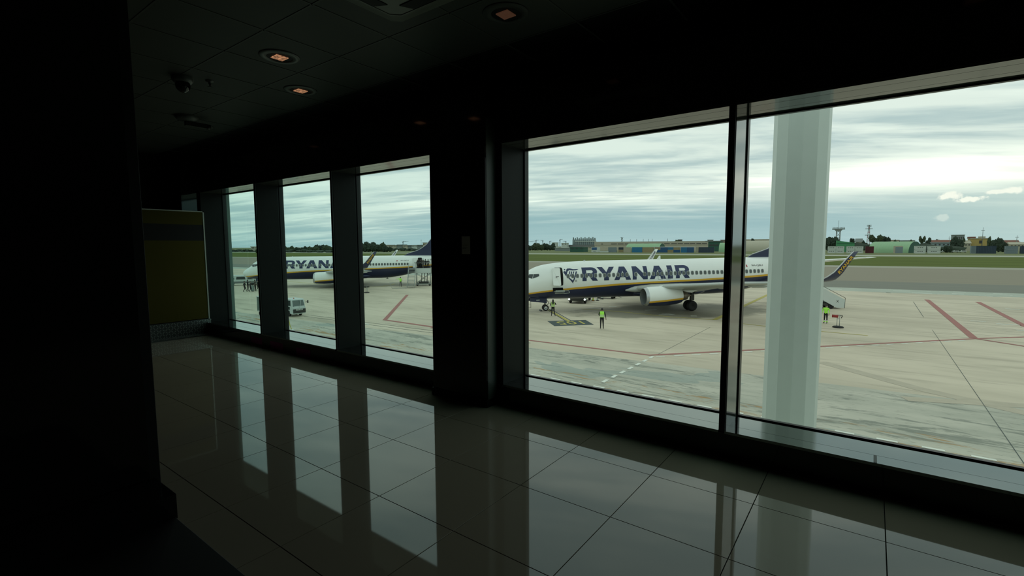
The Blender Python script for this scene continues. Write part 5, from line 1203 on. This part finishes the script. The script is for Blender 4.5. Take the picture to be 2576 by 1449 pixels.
for px, y0, D, lb in ((2469, 572, 640, 'thin aerial pole on the yellow building'), (642.8, 596.5, 405, 'slender mast beside the beige shed seen through the first window'), (2387, 594, 700, 'thin floodlight pole left of the office block'), (2555.5, 592, 700, 'thin floodlight pole near the picture edge'), (1060, 601.5, 900, 'thin pole left of the farther airliner fin')):
    t, w = bgroot('pole', lb, 'pole', px-1, px+1, D); z = hgt(px, y0, D); b = MB(); b.cyl((0, 0, 0), (0, 0, z), .35*D/640, .12*D/640); b.build('shaft', GREYB, t); b = MB(); b.box(-1.2*D/640, 1.2*D/640, -.2, .2, z*.86, z*.88); b.build('crossarm', GREYB, t)
block(631, 655, 621, 405, 'beige shed on the shore seen through the first window', BEIGE, BEIGE, 2)
# town behind the farther aircraft
rnd = random.Random(11)
for i, (a, c, y, m) in enumerate(((968, 982, 616.5, BEIGE), (983, 998, 617, CREAM), (999, 1012, 616, GREYB), (1013, 1026, 617, BEIGE), (1027, 1035, 618, GREYB), (1035.5, 1050, 616.8, CONW), (1051, 1063, 616.5, GREYB), (1064, 1078, 611, BEIGE), (1079, 1092, 615, CREAM))):
    block(a, c, y, 640, ('beige house nearest the tree clump', 'cream house second from the tree clump', 'grey flat block under the tower crane', 'beige house right of the tower crane', 'small grey house in the middle of the town', 'white apartment block in the far town', 'grey apartment block left of the tallest one', 'tall beige block half behind the fin', 'cream block behind the fin')[i]+', through the third window', m, GREYB, 4)
block(768, 786, 625.5, 440, 'white low house among the trees, through the second window', CONW, GREYB, 3, depth=3)
# trees, each with crown and trunk
def blob(b, c, r, seed, m=0, sub=4):
    bm = bmesh.new(); bmesh.ops.create_icosphere(bm, subdivisions=sub, radius=1)
    k = len(b.v)
    for v in bm.verts:
        n = v.co.normalized(); q = 1+.26*noise.noise(n*1.9+Vector((seed, 0, 0)))+.24*noise.noise(n*5+Vector((0, seed, 0)))+.17*noise.noise(n*10+Vector((0, 0, seed)))+.10*noise.noise(n*22+Vector((seed, seed, 0)))
        b.v.append((c[0]+n.x*q*r[0], c[1]+n.y*q*r[1], c[2]+n.z*q*r[2]))
    bm.verts.index_update()
    for f in bm.faces: b.f.append(tuple(k+v.index for v in f.verts)); b.mi.append(m); b.sm.append(False)
    bm.free()
def tree(px0, px1, ytop, D, label, kind='round', m=LEAF, group='trees beyond the airfield'):
    t, w = bgroot('tree', label, 'tree', px0, px1, D, group); h_ = hgt((px0+px1)/2, ytop, D); sd_ = (px0*7.3) % 50
    b = MB(); b.cyl((0, 0, 0), (0, 0, h_*.5), w*.03+.15, n=6); b.build('trunk', BARK, t)
    b = MB()
    if kind == 'round':
        n = max(2, min(6, int(w/max(h_*.5, 1)+1.5)))
        for i in range(n): x = -w/2+w*(i+.5)/n; hh = h_*(.92+.16*math.sin(i*2.1+sd_)); blob(b, (x, math.sin(i*5)*2, hh*.52), (w/n*.85, w/n*.8, hh*.44), sd_+i)
    elif kind == 'pine':
        n = max(3, int(w/6))
        for i in range(n): x = -w/2+w*(i+.5)/n; blob(b, (x, math.sin(i*9)*2, h_*(.74+.1*math.sin(i*3+sd_))), (w/n*.75, w/n*.7, h_*.22), sd_+i)
    else:
        for i in range(9):
            a = i*2*math.pi/9; b.tube([(0, 0, h_*.9), (math.cos(a)*w*.3, math.sin(a)*w*.3, h_), (math.cos(a)*w*.5, math.sin(a)*w*.5, h_*.82)], w*.04)
        blob(b, (0, 0, h_*.92), (w*.2, w*.2, h_*.06), sd_, sub=2)
    b.build('crown', m, t, fix=False)
for q_, a in enumerate([(1322, 1337, 614.5, 600, 'dark tree at the left edge of the big window'), (1338, 1364, 610.5, 600, 'dark tree clump left of the harbour cranes'), (1362, 1393, 612, 600, 'dark tree clump under the harbour cranes'),
          (2078, 2107, 595.5, 560, 'big dark tree beside the pale outside column'), (2137, 2147.5, 598.5, 620, 'small round tree left of the hipped house', 'pine'), (2147, 2156, 606, 620, 'low tree left of the hipped house'), (2168, 2180, 607, 620, 'low tree under the lattice mast'),
          (2186, 2216, 593.5, 600, 'dark pines right of the lattice mast', 'pine'), (2212, 2236, 594.5, 600, 'second clump of dark pines above the green hangar', 'pine'), (2243, 2252, 603, 700, 'small dark bush tree above the hangar roof'), (2284, 2292, 600.5, 800, 'tiny tree on the skyline'),
          (2311, 2325, 596, 620, 'small conifer right of the green hangar', 'pine'), (2327, 2338, 599.5, 620, 'low conifer right of the green hangar'), (2352, 2362, 602, 900, 'tiny conifer above the beige houses'),
          (2394, 2418, 597.5, 520, 'dark bushy tree in front of the office block'), (2416, 2424, 600, 640, 'small tree right of the office block'), (2484, 2496, 598, 600, 'dark tree behind the yellow building'), (2494, 2529, 601, 520, 'broad dark tree right of the yellow building'), (2500, 2510, 599, 900, 'tiny tree above the broad dark one'), (2376, 2392, 617.5, 500, 'low bushes in front of the blue-grey roof'),
          (1889, 1903, 601, 700, 'tree top behind the cream hangar'), (1698, 1714, 604.5, 700, 'tree behind the warehouse roof'), (1804, 1816, 605.5, 640, 'dark tree beside the slim mullion'), (1820, 1829, 606, 660, 'second dark tree beside the slim mullion'),
          (714, 733, 619.5, 405, 'dark tree at the left of the second window'), (730, 748, 622.5, 405, 'low dark tree in the second window'), (746, 768, 623, 405, 'low tree left of the white house in the second window'), (766, 773, 617.5, 405, 'small dark tree above the others in the second window'), (776, 800, 620.5, 412, 'tree behind the white house in the second window'), (794, 818, 616, 412, 'tallest dark tree in the second window'), (814, 832, 616.5, 412, 'dark tree left of the second mullion'), (828, 845, 619, 412, 'dark tree at the second mullion'),
          (900, 921, 607.5, 420, 'tall dark tree at the left of the third window'), (916, 940, 609, 420, 'tall tree clump in the third window'), (936, 955, 610.5, 420, 'tree clump left of the farther winglet'), (950, 968, 611.5, 420, 'tree at the right end of the tall clump'), (964, 982, 617.5, 420, 'low tree right of the tall clump'),
          (584, 604, 628, 400, 'low dark shrubs on the shore, left'), (602, 626, 627, 400, 'low dark shrubs on the shore, middle'), (622, 634, 628, 400, 'low dark shrubs left of the beige shed'), (646, 662, 624.5, 300, 'dark shrub tree right of the beige shed')]):
    tree(a[0], a[1], a[2], a[3]+(q_ % 3)*16, a[4], kind=a[5] if len(a) > 5 else 'round', m=LEAF2 if len(a[4]) % 3 == 0 else LEAF)
# low continuous greenery along the skyline
def treeline(px0, px1, ytop, D, seed):
    u0, u1 = at(px0, 630, D)[0], at(px1, 630, D)[0]; h_ = hgt((px0+px1)/2, ytop, D); n = int((u1-u0)/(h_*1.6)); b = MB(); r = random.Random(seed)
    for i in range(n):
        u = u0+(u1-u0)*(i+.5)/n; p = run(u, D+r.uniform(-6, 6)); s = r.uniform(.6, 1.1); blob(b, (p.x, p.y, ZG+h_*.4*s), (h_*1.3, h_, h_*.55*s), i+seed, sub=1)
    o = b.build('treeline', LEAF, fix=False); tag(o, 'low dark greenery along the skyline from pixel column of the trees', 'greenery', kind='stuff'); return o
for i, (a, c, y, D, lb) in enumerate(((700, 860, 626.5, 384, 'low dark greenery behind the second window trees'), (895, 1095, 622, 560, 'low greenery in front of the far town in the third window'), (575, 665, 630, 384, 'low greenery along the shore in the first window'), (1320, 1400, 622, 700, 'low greenery under the harbour cranes'), (2236, 2420, 610, 545, 'low greenery between the green hangar and the palms'), (2420, 2620, 606, 1050, 'wooded rise behind the yellow building'), (2120, 2190, 608.5, 590, 'low greenery behind the hipped house'))):
    o = treeline(a, c, y, D, i*3+1); o['label'] = lb
# parked cars, small
for i, (px, lb) in enumerate(((2374, 'small white parked vehicle left of the tree'), (2388, 'white parked vehicle under the tree'), (2403, 'white parked van next to the tree'), (2422, 'white parked vehicle right of the tree'))):
    D = 520; t, w = bgroot('parked_car', lb, 'car', px-4, px+4, D, 'vehicles parked across the airfield'); w = 4.4; zz = .0
    b = MB(); b.prism([(-w/2, .35), (-w/2, 1.0), (-w*.3, 1.1), (-w*.15, 1.8), (w*.42, 1.8), (w/2, 1.0), (w/2, .35)], -.9, .9, 'y'); b.build('body', CONW, t, bevel=.08)
    bx(t, 'side_window', -w*.12, w*.38, -.93, -.9, 1.15, 1.65, DKW); [wheel(t, x, s*.8, .35, .2) for x in (-1.4, 1.4) for s in (-1, 1)]
